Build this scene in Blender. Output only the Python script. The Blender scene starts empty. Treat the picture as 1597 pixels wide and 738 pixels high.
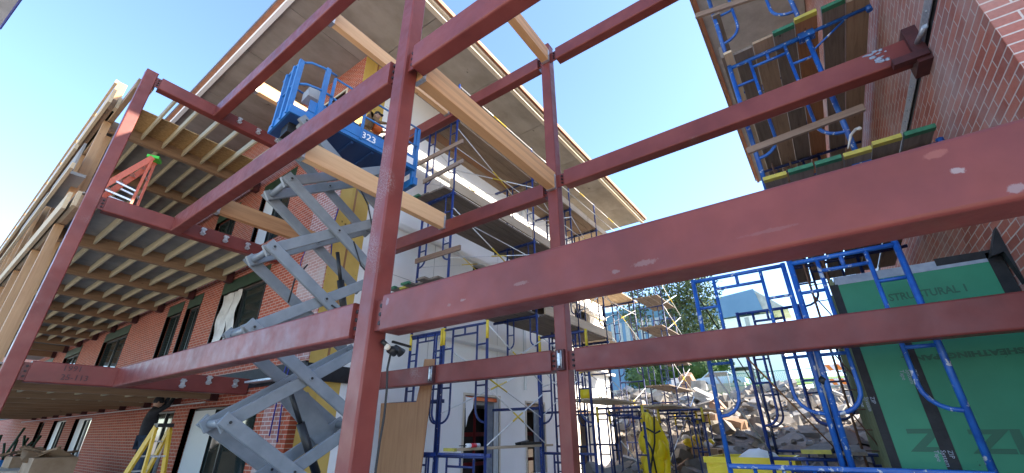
import bpy, bmesh, math, random
from mathutils import Vector, Matrix, noise
random.seed(7)
PI = math.pi
S = bpy.context.scene
C = S.collection
V = Vector

# ------------------------------------------------------------------ camera
F_PX, CX, CY = 655.75, 798.5, 369.0
_a, _b, _c = [math.radians(v) for v in (35.658, 25.005, -0.4531)]
FW = V((math.cos(_a)*math.cos(_b), math.sin(_a)*math.cos(_b), math.sin(_b)))
_r = FW.cross(V((0, 0, 1))).normalized(); _u = _r.cross(FW)
RT = _r*math.cos(_c) + _u*math.sin(_c); UP = -_r*math.sin(_c) + _u*math.cos(_c)
cam = bpy.data.objects.new('camera', bpy.data.cameras.new('camera')); C.objects.link(cam)
cam.matrix_world = Matrix((( RT.x, UP.x, -FW.x, 0), (RT.y, UP.y, -FW.y, 0), (RT.z, UP.z, -FW.z, 0), (0, 0, 0, 1)))
cam.data.sensor_fit = 'HORIZONTAL'; cam.data.sensor_width = 36; cam.data.lens = 36*F_PX/1597
cam.data.clip_start = 0.05; cam.data.clip_end = 2000
S.camera = cam
def ray(px, py): return RT*((px-CX)/F_PX) - UP*((py-CY)/F_PX) + FW
def ux(px, py, X): d = ray(px, py); return d*(X/d.x)     # photo point on the plane x = X
def uy(px, py, Y): d = ray(px, py); return d*(Y/d.y)
def uz(px, py, Z): d = ray(px, py); return d*(Z/d.z)
GZ = -1.7                                                # ground level (camera is the origin)

# ------------------------------------------------------------------ light
SUN_AZ, SUN_EL = -62.0, 32.0
w = bpy.data.worlds.new('World'); S.world = w; w.use_nodes = True
nt = w.node_tree; bg = nt.nodes['Background']
sky = nt.nodes.new('ShaderNodeTexSky'); sky.sky_type = 'NISHITA'; sky.sun_disc = False
sky.sun_elevation = math.radians(SUN_EL); sky.sun_rotation = math.radians(90-SUN_AZ)
sky.air_density = 1.0; sky.dust_density = 1.3; sky.ozone_density = 3.2; sky.altitude = 800
nt.links.new(sky.outputs[0], bg.inputs[0]); bg.inputs[1].default_value = 0.15
sl = bpy.data.lights.new('sun', 'SUN'); sl.energy = 4.4; sl.angle = math.radians(1.0); sl.color = (1, .87, .70)
so = bpy.data.objects.new('sun', sl); C.objects.link(so)
_sd = V((math.cos(math.radians(SUN_AZ))*math.cos(math.radians(SUN_EL)), math.sin(math.radians(SUN_AZ))*math.cos(math.radians(SUN_EL)), math.sin(math.radians(SUN_EL))))
so.rotation_euler = _sd.to_track_quat('Z', 'Y').to_euler(); so.location = _sd*60
S.view_settings.view_transform = 'Standard'; S.view_settings.look = 'None'
S.view_settings.exposure = 2.05; S.view_settings.gamma = 1.0; S.view_settings.use_curve_mapping = False
S.cycles.max_bounces = 8; S.cycles.diffuse_bounces = 4; S.cycles.use_denoising = True

# ------------------------------------------------------------------ materials
def mat(name, base=(.5, .5, .5), rough=.6, metal=0.0, spec=.5):
    m = bpy.data.materials.new(name); m.use_nodes = True
    b = m.node_tree.nodes['Principled BSDF']
    b.inputs['Base Color'].default_value = (*base, 1); b.inputs['Roughness'].default_value = rough
    b.inputs['Metallic'].default_value = metal; b.inputs['Specular IOR Level'].default_value = spec
    return m
def N(m, t, **kw):
    n = m.node_tree.nodes.new(t)
    for k, v in kw.items():
        if k in n.inputs: n.inputs[k].default_value = v
        else: setattr(n, k, v)
    return n
def Lk(m, a, b): m.node_tree.links.new(a, b)
def coords(m, scale=(1, 1, 1), rnd=True):
    tc = N(m, 'ShaderNodeTexCoord'); mp = N(m, 'ShaderNodeMapping'); mp.inputs['Scale'].default_value = scale
    if rnd:
        oi = N(m, 'ShaderNodeObjectInfo'); mu = N(m, 'ShaderNodeMath', operation='MULTIPLY'); mu.inputs[1].default_value = 37.0
        ad = N(m, 'ShaderNodeVectorMath', operation='ADD')
        Lk(m, oi.outputs['Random'], mu.inputs[0]); Lk(m, tc.outputs['Object'], ad.inputs[0]); Lk(m, mu.outputs[0], ad.inputs[1])
        Lk(m, ad.outputs[0], mp.inputs['Vector'])
    else: Lk(m, tc.outputs['Object'], mp.inputs['Vector'])
    return mp.outputs['Vector']
def ramp(m, fac, stops):
    r = N(m, 'ShaderNodeValToRGB'); e = r.color_ramp.elements
    while len(e) < len(stops): e.new(.5)
    for i, (p, c) in enumerate(stops): e[i].position = p; e[i].color = (*c, 1) if len(c) == 3 else c
    Lk(m, fac, r.inputs['Fac']); return r.outputs['Color']
def ntex(m, vec, scale, detail=4, rough=.6, dist=0.0):
    n = N(m, 'ShaderNodeTexNoise'); n.inputs['Scale'].default_value = scale; n.inputs['Detail'].default_value = detail
    n.inputs['Roughness'].default_value = rough; n.inputs['Distortion'].default_value = dist
    Lk(m, vec, n.inputs['Vector']); return n.outputs['Fac']
def mixc(m, fac, a, b, mode='MIX'):
    x = N(m, 'ShaderNodeMix', data_type='RGBA', blend_type=mode)
    for s, v in ((0, fac), (6, a), (7, b)):
        if isinstance(v, bpy.types.NodeSocket): Lk(m, v, x.inputs[s])
        else: x.inputs[s].default_value = v if s == 0 else (*v, 1)
    return x.outputs[2]
def bump(m, h, strength=.3, dist=.01):
    b = N(m, 'ShaderNodeBump'); b.inputs['Strength'].default_value = strength; b.inputs['Distance'].default_value = dist
    Lk(m, h, b.inputs['Height']); Lk(m, b.outputs[0], m.node_tree.nodes['Principled BSDF'].inputs['Normal'])
def setc(m, col): Lk(m, col, m.node_tree.nodes['Principled BSDF'].inputs['Base Color'])
def setr(m, col): Lk(m, col, m.node_tree.nodes['Principled BSDF'].inputs['Roughness'])

def noisy(name, c1, c2, scale=3, rough=.7, detail=5, bmp=.2, lo=.35, hi=.65, metal=0, spots=None, stretch=(1, 1, 1), bscale=None, spec=.5, bdist=.01):
    m = mat(name, c1, rough, metal, spec); v = coords(m, stretch)
    n = ntex(m, v, scale, detail)
    col = ramp(m, n, [(lo, c1), (hi, c2)])
    if spots:
        sc, th, sp = spots
        n2 = ntex(m, v, sc, 3)
        col = mixc(m, ramp(m, n2, [(th, (0, 0, 0)), (th+.03, (1, 1, 1))]), col, sp)
    setc(m, col)
    if bmp: bump(m, ntex(m, v, bscale or scale*6, 4), bmp, bdist)
    return m

def steel_mat(name='red_primer', base=(.185, .040, .031)):
    m = mat(name, base, .42, 0, .35); v = coords(m)
    n = ntex(m, v, 1.3, 6)
    d = tuple(x*.72 for x in base); l = (base[0]*1.25, base[1]*1.45, base[2]*1.4)
    col = ramp(m, n, [(.3, d), (.5, base), (.72, l)])
    vs = coords(m, (1, 1, 1))
    scr = ntex(m, coords(m, (14, 3, 14)), 1.6, 8, .75)
    col = mixc(m, ramp(m, scr, [(.66, (0, 0, 0)), (.74, (.35, .35, .35))]), col, (.34, .17, .15))
    rub = ntex(m, v, .75, 2); fine = ntex(m, v, 60, 4)
    mm = N(m, 'ShaderNodeMath', operation='MULTIPLY')
    Lk(m, ramp(m, rub, [(.66, (0, 0, 0)), (.70, (1, 1, 1))]), mm.inputs[0]); Lk(m, ramp(m, fine, [(.45, (0, 0, 0)), (.6, (1, 1, 1))]), mm.inputs[1])
    m2 = N(m, 'ShaderNodeMath', operation='MULTIPLY'); Lk(m, mm.outputs[0], m2.inputs[0]); m2.inputs[1].default_value = .5
    col = mixc(m, m2.outputs[0], col, (.30, .24, .22))
    sp = ntex(m, v, 22, 2); col = mixc(m, ramp(m, sp, [(.80, (0, 0, 0)), (.83, (.6, .6, .6))]), col, (.45, .36, .35))
    setc(m, col)
    setr(m, ramp(m, ntex(m, v, 5, 5), [(.3, (.30, .30, .30)), (.7, (.55, .55, .55))]))
    bump(m, ntex(m, v, 14, 5), .12, .01)
    return m
def add_marks(m, marks):
    b = m.node_tree.nodes['Principled BSDF']; col = b.inputs['Base Color'].links[0].from_socket
    tc = N(m, 'ShaderNodeTexCoord')
    for (c, r_, colr, k, sc, th) in marks:
        sb = N(m, 'ShaderNodeVectorMath', operation='SUBTRACT'); Lk(m, tc.outputs['Object'], sb.inputs[0]); sb.inputs[1].default_value = c
        dv = N(m, 'ShaderNodeVectorMath', operation='DIVIDE'); Lk(m, sb.outputs[0], dv.inputs[0]); dv.inputs[1].default_value = r_
        ln = N(m, 'ShaderNodeVectorMath', operation='LENGTH'); Lk(m, dv.outputs[0], ln.inputs[0])
        n = ntex(m, tc.outputs['Object'], sc*.7, 9, .8)
        ad = N(m, 'ShaderNodeMath', operation='ADD'); Lk(m, ln.outputs['Value'], ad.inputs[0]); Lk(m, n, ad.inputs[1])
        col = mixc(m, ramp(m, ad.outputs[0], [(th+.04, (k, k, k)), (th+.13, (0, 0, 0))]), col, colr)
    Lk(m, col, b.inputs['Base Color'])
def wood_mat(name, c1, c2, axis='x', rough=.65, knots=True, lam=False, g=1.0):
    m = mat(name, c1, rough)
    s = {'x': (.6, 9, 9), 'y': (9, .6, 9), 'z': (9, 9, .6)}[axis]
    v = coords(m, tuple(k*g for k in s)); n = ntex(m, v, 2.2, 6, .65, .6)
    col = ramp(m, n, [(.28, c2), (.55, c1), (.8, tuple(min(1, k*1.15) for k in c1))])
    n2 = ntex(m, coords(m), .9, 3); col = mixc(m, .35, col, ramp(m, n2, [(.3, c2), (.7, c1)]))
    if knots:
        vk = N(m, 'ShaderNodeTexVoronoi'); vk.inputs['Scale'].default_value = 1.6
        Lk(m, coords(m, {'x': (1, 2.4, 2.4), 'y': (2.4, 1, 2.4), 'z': (2.4, 2.4, 1)}[axis]), vk.inputs['Vector'])
        col = mixc(m, ramp(m, vk.outputs['Distance'], [(.035, (.8, .8, .8)), (.06, (0, 0, 0))]), col, tuple(k*.35 for k in c2))
    if lam:
        tc = N(m, 'ShaderNodeTexCoord'); sx = N(m, 'ShaderNodeSeparateXYZ'); Lk(m, tc.outputs['Object'], sx.inputs[0])
        mu = N(m, 'ShaderNodeMath', operation='MULTIPLY'); Lk(m, sx.outputs['Z'], mu.inputs[0]); mu.inputs[1].default_value = 1/.052
        fl = N(m, 'ShaderNodeMath', operation='FLOOR'); Lk(m, mu.outputs[0], fl.inputs[0])
        wn = N(m, 'ShaderNodeTexWhiteNoise', noise_dimensions='1D'); Lk(m, fl.outputs[0], wn.inputs['W'])
        col = mixc(m, .8, col, ramp(m, wn.outputs['Value'], [(0, tuple(k*.72 for k in c1)), (1, tuple(min(1, k*1.18) for k in c1))]), 'MIX')
        col = mixc(m, .4, col, ramp(m, n, [(.3, c2), (.7, c1)]))
    setc(m, col); bump(m, n, .15, .006); return m
def brick_mat(name, axis, c1, c2, mortar, scale=1.0, smear=.0, w=.235, h=.081, ms=.008):
    m = mat(name, c1, .85); tc = N(m, 'ShaderNodeTexCoord'); sx = N(m, 'ShaderNodeSeparateXYZ'); Lk(m, tc.outputs['Object'], sx.inputs[0])
    cb = N(m, 'ShaderNodeCombineXYZ'); Lk(m, sx.outputs['Y' if axis == 'x' else 'X'], cb.inputs[0]); Lk(m, sx.outputs['Z'], cb.inputs[1])
    b = N(m, 'ShaderNodeTexBrick'); Lk(m, cb.outputs[0], b.inputs['Vector'])
    b.inputs['Scale'].default_value = 1/scale; b.inputs['Brick Width'].default_value = w; b.inputs['Row Height'].default_value = h
    b.inputs['Mortar Size'].default_value = ms; b.inputs['Mortar Smooth'].default_value = .15; b.inputs['Bias'].default_value = -.1
    b.inputs['Color1'].default_value = (*c1, 1); b.inputs['Color2'].default_value = (*c2, 1); b.inputs['Mortar'].default_value = (*mortar, 1)
    nz = ntex(m, coords(m, rnd=False), .7, 5); nf = ntex(m, coords(m, rnd=False), 40, 4)
    col = mixc(m, .5, b.outputs['Color'], ramp(m, nf, [(.3, (.55, .55, .55)), (.7, (1.0, 1.0, 1.0))]), 'MULTIPLY')
    if smear: col = mixc(m, ramp(m, nz, [(.42, (0, 0, 0)), (.68, (smear,)*3)]), col, (.42, .36, .34))
    setc(m, col); inv = N(m, 'ShaderNodeMath', operation='SUBTRACT'); inv.inputs[0].default_value = 1; Lk(m, b.outputs['Fac'], inv.inputs[1])
    bump(m, inv.outputs[0], .6, .006); return m

M = {}
M['steel'] = steel_mat()
M['steel_dark'] = noisy('primer_dark', (.05, .012, .012), (.09, .02, .018), 6, .6)
M['bolt'] = mat('bolt_dark', (.03, .02, .02), .5, .6)
M['galv'] = noisy('galvanised_steel', (.42, .43, .44), (.62, .62, .60), 30, .38, metal=.7, bmp=.1)
M['galv_wht'] = noisy('galvanised_tube', (.62, .62, .60), (.78, .77, .74), 20, .4, metal=.35, bmp=.05)
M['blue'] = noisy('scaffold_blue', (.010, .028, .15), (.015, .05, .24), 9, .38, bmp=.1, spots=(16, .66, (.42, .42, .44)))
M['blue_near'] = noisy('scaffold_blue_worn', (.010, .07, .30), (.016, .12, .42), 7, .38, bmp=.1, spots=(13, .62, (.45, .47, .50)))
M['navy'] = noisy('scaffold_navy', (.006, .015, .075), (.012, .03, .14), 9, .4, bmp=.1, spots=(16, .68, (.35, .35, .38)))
M['yel'] = noisy('yellow_paint', (.62, .42, .02), (.72, .52, .04), 12, .45, bmp=.05, spots=(18, .68, (.4, .38, .3)))
M['glulam'] = wood_mat('glulam_pine', (.66, .36, .16), (.50, .24, .09), 'x', lam=True, knots=False)
M['glulam_l'] = wood_mat('glulam_pale', (.80, .48, .23), (.66, .34, .14), 'x', knots=True, g=.6)
M['glulam_d'] = wood_mat('glulam_stained', (.50, .25, .10), (.30, .12, .04), 'x', knots=True, g=.6)
M['plank'] = wood_mat('weathered_plank', (.36, .25, .16), (.20, .13, .08), 'x', rough=.85)
M['plank_y'] = wood_mat('weathered_plank_cross', (.30, .22, .17), (.17, .12, .09), 'y', rough=.85)
M['plank_lt'] = wood_mat('pale_plank', (.55, .43, .29), (.40, .29, .18), 'x', rough=.8)
M['plank_or'] = wood_mat('orange_plank', (.33, .15, .06), (.20, .08, .03), 'x', rough=.7)
M['plank_gr'] = wood_mat('grey_plank', (.21, .165, .13), (.10, .08, .065), 'x', rough=.9)
M['cap_y'] = noisy('yellow_end_paint', (.48, .40, .05), (.34, .29, .06), 14, .6)
M['cap_g'] = noisy('green_end_paint', (.02, .11, .055), (.03, .17, .08), 14, .6)
M['joist'] = wood_mat('joist_lumber', (.58, .51, .33), (.42, .36, .21), 'y', rough=.8)
M['girder'] = wood_mat('girder_lumber', (.32, .20, .11), (.21, .125, .065), 'x', rough=.75)
M['post'] = wood_mat('post_lumber', (.50, .30, .15), (.38, .21, .10), 'z', rough=.7)
M['rim'] = wood_mat('rim_lumber', (.55, .43, .27), (.44, .33, .19), 'y', rough=.8)
M['ply'] = noisy('plywood_deck', (.23, .215, .19), (.31, .29, .26), 1.5, .85, bmp=.05)
M['osb'] = noisy('osb_board', (.33, .19, .07), (.52, .33, .14), 16, .8, detail=3, stretch=(1, 2.5, 1), bmp=.2)
M['plyboard'] = wood_mat('fir_plywood', (.36, .18, .08), (.24, .11, .045), 'z', rough=.7, g=.7)
M['brickx'] = brick_mat('brick_left', 'x', (.44, .085, .035), (.31, .055, .022), (.52, .38, .30))
M['brickx_s'] = brick_mat('brick_left_limed', 'x', (.42, .17, .14), (.34, .12, .10), (.66, .60, .57), smear=1.0)
M['bricky'] = brick_mat('brick_right', 'y', (.42, .12, .075), (.28, .07, .045), (.50, .40, .35), smear=.6, w=.34, h=.100)
M['brickx2'] = brick_mat('brick_right_end', 'x', (.38, .14, .11), (.30, .10, .08), (.55, .48, .45), smear=.5, w=.34, h=.100)
M['white'] = noisy('white_sheathing', (.84, .83, .80), (.88, .87, .85), .8, .8, bmp=.04)
M['foam'] = noisy('white_foam', (.88, .88, .87), (.90, .90, .89), 1, .7, bmp=.03)
M['yellowb'] = noisy('yellow_gypsum', (.55, .36, .08), (.66, .45, .12), 1.4, .75, bmp=.08, spots=(7, .72, (.05, .03, .01)))
M['soffit'] = noisy('soffit_board', (.23, .205, .175), (.33, .30, .265), .9, .9, bmp=.1, spots=(2.6, .70, (.13, .115, .095)), stretch=(1, 1.6, 1))
M['soffit_d'] = mat('soffit_joint', (.05, .04, .035), .9)
M['fascia'] = noisy('fascia_trim', (.60, .52, .40), (.68, .60, .48), 2, .7, bmp=.05)
M['fasciar'] = noisy('fascia_rust', (.30, .12, .065), (.38, .17, .09), 3, .7, bmp=.05)
M['green'] = noisy('green_sheathing', (.022, .19, .10), (.032, .235, .125), 1.2, .55, bmp=.05, spots=(9, .74, (.01, .06, .035)), spec=.4)
M['green_ink'] = mat('faded_print', (.016, .105, .058), .6)
M['green_d'] = noisy('dark_green_membrane', (.010, .032, .015), (.014, .055, .022), 3, .6, bmp=.2)
M['olive'] = noisy('olive_board', (.14, .16, .08), (.19, .21, .11), 3, .7)
M['tape'] = noisy('black_tape', (.006, .006, .007), (.016, .016, .018), 8, .7, bmp=.3)
M['grey_tape'] = noisy('grey_tape', (.22, .26, .32), (.30, .34, .40), 9, .4, bmp=.2)
M['black'] = mat('black_metal', (.012, .012, .012), .45)
M['rubber'] = mat('black_rubber', (.02, .02, .02), .7)
M['lift_b'] = noisy('lift_blue', (.018, .13, .36), (.026, .17, .44), 4, .35, bmp=.03)
M['lift_g'] = noisy('lift_grey', (.17, .19, .205), (.23, .25, .265), 3, .42, bmp=.05, spots=(20, .74, (.12, .13, .14)))
M['white_p'] = mat('white_paint', (.78, .78, .78), .5)
M['dkglass'] = mat('dark_glass', (.02, .03, .028), .06, 0, .9)
M['frame_k'] = mat('black_window_frame', (.018, .02, .02), .4)
M['frame_w'] = mat('white_window_frame', (.62, .64, .64), .5)
M['tarp'] = noisy('plastic_sheet', (.50, .48, .44), (.68, .66, .62), 3, .4, bmp=.5, bscale=5, bdist=.05)
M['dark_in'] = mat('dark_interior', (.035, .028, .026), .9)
M['redstud'] = mat('red_stud', (.22, .02, .02), .5)
M['conc'] = noisy('concrete', (.36, .35, .33), (.48, .47, .44), 2, .9, bmp=.25)
M['rub'] = noisy('rubble_rock', (.12, .105, .09), (.28, .26, .23), 1.2, .95, bmp=.5, bscale=6, bdist=.03, lo=.3, hi=.7)
M['rub2'] = noisy('rubble_slab', (.23, .22, .20), (.34, .33, .31), 2, .95, bmp=.4, bscale=8, bdist=.02)
M['rubr'] = noisy('rubble_rusty', (.27, .15, .09), (.36, .25, .17), 2, .95, bmp=.4, bscale=8, bdist=.02)
M['dirt'] = noisy('dirt', (.15, .12, .095), (.29, .245, .20), 1.6, 1, detail=9, bmp=.9, bscale=7, bdist=.06)
M['gravel'] = noisy('site_ground', (.42, .38, .33), (.54, .50, .44), 1, 1, bmp=.4)
M['grass'] = noisy('grass', (.07, .15, .02), (.16, .27, .04), 2, .9, bmp=.5, bscale=30)
M['leaf'] = noisy('olive_leaf', (.045, .075, .022), (.09, .13, .045), 2, .85, bmp=0)
M['leaf_g'] = noisy('hedge_leaf', (.03, .07, .02), (.06, .12, .03), 2, .7, bmp=0)
M['bark'] = noisy('bark', (.10, .08, .06), (.18, .15, .12), 8, .9, bmp=.6)
M['bluewall'] = noisy('blue_cladding', (.10, .20, .32), (.13, .24, .37), .3, .5, bmp=0)
M['bluedk'] = noisy('blue_glazing', (.06, .13, .18), (.08, .18, .24), .5, .2, bmp=0)
M['yplastic'] = noisy('yellow_plastic', (.86, .60, .01), (.90, .68, .02), 3, .4, bmp=.5, bscale=4, bdist=.05)
M['card'] = noisy('cardboard', (.30, .19, .11), (.40, .27, .17), 3, .85)
M['cardw'] = noisy('pale_carton', (.50, .44, .36), (.60, .54, .46), 3, .85)
M['fiber_r'] = noisy('orange_fibreglass', (.62, .12, .06), (.70, .17, .08), 8, .4)
M['green_pl'] = mat('lime_plastic', (.08, .62, .06), .4)
M['fiber_y'] = noisy('yellow_fibreglass', (.60, .36, .02), (.68, .42, .04), 8, .45)
M['alu'] = noisy('aluminium', (.6, .6, .6), (.72, .72, .72), 10, .35, metal=.6)
M['cloth_k'] = noisy('black_cloth', (.012, .012, .014), (.025, .025, .03), 6, .9)
M['denim'] = noisy('dark_denim', (.02, .035, .06), (.035, .055, .09), 6, .9)
M['cloth_br'] = noisy('brown_canvas', (.14, .08, .035), (.22, .13, .06), 6, .9)
M['skin'] = mat('skin', (.42, .24, .16), .6)
M['hair'] = mat('dark_hair', (.02, .015, .01), .7)
M['vest'] = mat('orange_vest', (.80, .17, .03), .6)
M['red_tool'] = mat('red_tool', (.6, .02, .03), .4)
M['brown'] = noisy('eave_brown', (.20, .11, .06), (.28, .17, .10), 4, .8)
M['greyp'] = noisy('grey_panel', (.34, .34, .33), (.44, .44, .43), 3, .7)
M['orange'] = mat('barricade_orange', (.75, .22, .03), .6)
M['redhose'] = mat('blue_cord', (.02, .03, .25), .6)

# ------------------------------------------------------------------ mesh building
ORG = {}
class MB:
    def __init__(s): s.v = []; s.f = []; s.m = []; s.sm = []; s.ci = 0
    def add(s, vs, fs, smooth=False):
        o = len(s.v); s.v += [V(p) for p in vs]; s.f += [[o+i for i in f] for f in fs]; s.m += [s.ci]*len(fs); s.sm += [smooth]*len(fs)
    def mi(s, i): s.ci = i; return s
    def box(s, x0, x1, y0, y1, z0, z1, ch=0):
        if ch: return s.obox(V(((x0+x1)/2, (y0+y1)/2, (z0+z1)/2)), V((1, 0, 0)), V((0, 1, 0)), V((0, 0, 1)), (x1-x0)/2, (y1-y0)/2, (z1-z0)/2, ch)
        s.add([(x0, y0, z0), (x1, y0, z0), (x1, y1, z0), (x0, y1, z0), (x0, y0, z1), (x1, y0, z1), (x1, y1, z1), (x0, y1, z1)],
              [(0, 3, 2, 1), (4, 5, 6, 7), (0, 1, 5, 4), (1, 2, 6, 5), (2, 3, 7, 6), (3, 0, 4, 7)]); return s
    def obox(s, c, a, b, n, ha, hb, hn, ch=0):
        c, a, b, n = V(c), V(a).normalized(), V(b).normalized(), V(n).normalized()
        if not ch:
            P = [c+a*(i*ha)+b*(j*hb)+n*(k*hn) for k in (-1, 1) for j in (-1, 1) for i in (-1, 1)]
            s.add(P, [(0, 2, 3, 1), (4, 5, 7, 6), (0, 1, 5, 4), (1, 3, 7, 5), (3, 2, 6, 7), (2, 0, 4, 6)]); return s
        # bar along its longest direction with rounded edges
        L = sorted([(ha, 0), (hb, 1), (hn, 2)])[-1][1]
        ax = [a, b, n]; h = [ha, hb, hn]; p, q, l = ax[(L+1) % 3], ax[(L+2) % 3], ax[L]; hp, hq, hl = h[(L+1) % 3], h[(L+2) % 3], h[L]
        ring = []
        for sx, sy, a0 in ((1, 1, 0), (-1, 1, 90), (-1, -1, 180), (1, -1, 270)):
            for k in range(4):
                t = math.radians(a0+k*30); ring.append((sx*(hp-ch)+ch*math.cos(t), sy*(hq-ch)+ch*math.sin(t)))
        R = len(ring); A = [c+p*u+q*v_-l*hl for u, v_ in ring]; B = [c+p*u+q*v_+l*hl for u, v_ in ring]
        for k in range(4):          # rounded corner strips, then the flat sides with their own vertices
            idx = [k*4+i for i in range(4)]; o = len(s.v); s.v += [A[i] for i in idx]+[B[i] for i in idx]
            for i in range(3): s.f.append([o+i, o+i+1, o+4+i+1, o+4+i]); s.m.append(s.ci); s.sm.append(True)
            i, j = k*4+3, (k*4+4) % R; s.add([A[i], A[j], B[j], B[i]], [(0, 1, 2, 3)])
        s.add(A, [list(range(R))[::-1]]); s.add(B, [list(range(R))])
        return s
    def bar(s, p, q, w_, h_, ch=0, up=(0, 0, 1)):
        p, q = V(p), V(q); d = q-p; l = d.length; d = d/l; u = V(up)
        if abs(d.dot(u)) > .98: u = V((0, 1, 0))
        sd = d.cross(u).normalized(); u = sd.cross(d)
        return s.obox((p+q)/2, d, sd, u, l/2, w_/2, h_/2, ch)
    def tube(s, pts, r, n=8, cap=True):
        pts = [V(p) for p in pts]; o = len(s.v); K = len(pts); prev = None
        rr = r if isinstance(r, (list, tuple)) else [r]*K
        for i, p in enumerate(pts):
            d = (pts[min(i+1, K-1)]-pts[max(i-1, 0)]).normalized()
            if prev is None:
                a = V((0, 0, 1)) if abs(d.z) < .9 else V((1, 0, 0)); x = d.cross(a).normalized()
            else: x = (prev-d*prev.dot(d)).normalized()
            prev = x; y = d.cross(x)
            s.v += [p+(x*math.cos(2*PI*k/n)+y*math.sin(2*PI*k/n))*rr[i] for k in range(n)]
        for i in range(K-1):
            for k in range(n):
                k2 = (k+1) % n; s.f.append([o+i*n+k, o+i*n+k2, o+(i+1)*n+k2, o+(i+1)*n+k]); s.m.append(s.ci); s.sm.append(True)
        if cap:
            s.f.append([o+k for k in range(n)][::-1]); s.f.append([o+(K-1)*n+k for k in range(n)]); s.m += [s.ci]*2; s.sm += [False]*2
        return s
    def prism(s, poly, d):      # polygon of 3D points pushed along d
        P = [V(p) for p in poly]; n = len(P); d = V(d)
        s.add(P+[p+d for p in P], [list(range(n))[::-1], [n+i for i in range(n)]]+[[i, (i+1) % n, n+(i+1) % n, n+i] for i in range(n)]); return s
    def ball(s, c, rx, ry, rz, jit=0, seg=8, rg=6, smooth=True):
        c = V(c); vs = [c+V((0, 0, rz))]
        for i in range(1, rg):
            for k in range(seg):
                t = PI*i/rg; p = 2*PI*k/seg; j = 1+random.uniform(-jit, jit)
                vs.append(c+V((rx*math.sin(t)*math.cos(p), ry*math.sin(t)*math.sin(p), rz*math.cos(t)))*j - c*(j-1)*1.0 if False else c+V((rx*math.sin(t)*math.cos(p), ry*math.sin(t)*math.sin(p), rz*math.cos(t)))*j)
        vs.append(c-V((0, 0, rz))); fs = []
        for k in range(seg): fs.append((0, 1+k, 1+(k+1) % seg))
        for i in range(rg-2):
            for k in range(seg):
                a = 1+i*seg+k; b = 1+i*seg+(k+1) % seg; fs.append((a, a+seg, b+seg, b))
        e = len(vs)-1
        for k in range(seg): fs.append((e, 1+(rg-2)*seg+(k+1) % seg, 1+(rg-2)*seg+k))
        s.add(vs, fs, smooth); return s
    def build(s, name, mt, parent=None, org=None):
        me = bpy.data.meshes.new(name); o = bpy.data.objects.new(name, me); C.objects.link(o)
        if parent is not None:
            O = ORG[parent.name]; o.parent = parent; ORG[o.name] = O
        else:
            if org is None:
                xs = [p.x for p in s.v]; ys = [p.y for p in s.v]; zs = [p.z for p in s.v]
                O = V(((min(xs)+max(xs))/2, (min(ys)+max(ys))/2, min(zs)))
            else: O = V(org)
            o.location = O; ORG[o.name] = O
        me.from_pydata([p-O for p in s.v], [], s.f)
        ml = mt if isinstance(mt, (list, tuple)) else [mt]
        for x in ml: me.materials.append(M[x] if isinstance(x, str) else x)
        me.polygons.foreach_set('material_index', s.m); me.polygons.foreach_set('use_smooth', s.sm); me.update()
        return o
def tag(o, label=None, cat=None, group=None, kind=None):
    if label: o['label'] = label
    if cat: o['category'] = cat
    if group: o['group'] = group
    if kind: o['kind'] = kind
    return o
def thing(name, label, cat, loc, group=None):
    o = bpy.data.objects.new(name, None); C.objects.link(o); o.location = loc; ORG[o.name] = V(loc); o.empty_display_size = .2
    return tag(o, label, cat, group)
def box_part(name, mt, parent, *b, ch=0): return MB().box(*b, ch=ch).build(name, mt, parent)
def text(name, body, loc, right, up, size, mt, parent, ext=.001, sx=1.0, shear=0, bold=0.0):
    cu = bpy.data.curves.new(name, 'FONT'); cu.body = body; cu.size = size; cu.extrude = ext; cu.resolution_u = 2; cu.shear = shear; cu.offset = bold
    tmp = bpy.data.objects.new('tmp', cu); C.objects.link(tmp); bpy.context.view_layer.update()
    me = bpy.data.meshes.new_from_object(tmp.evaluated_get(bpy.context.evaluated_depsgraph_get())); bpy.data.objects.remove(tmp)
    me.materials.clear(); me.materials.append(M[mt]); o = bpy.data.objects.new(name, me); C.objects.link(o)
    R_, U_ = V(right).normalized(), V(up).normalized(); Nn = R_.cross(U_)
    O = ORG[parent.name]; o.parent = parent; p = V(loc)-O
    o.matrix_local = Matrix(((R_.x*sx, U_.x, Nn.x, p.x), (R_.y*sx, U_.y, Nn.y, p.y), (R_.z*sx, U_.z, Nn.z, p.z), (0, 0, 0, 1)))
    ORG[o.name] = O; return o
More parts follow.
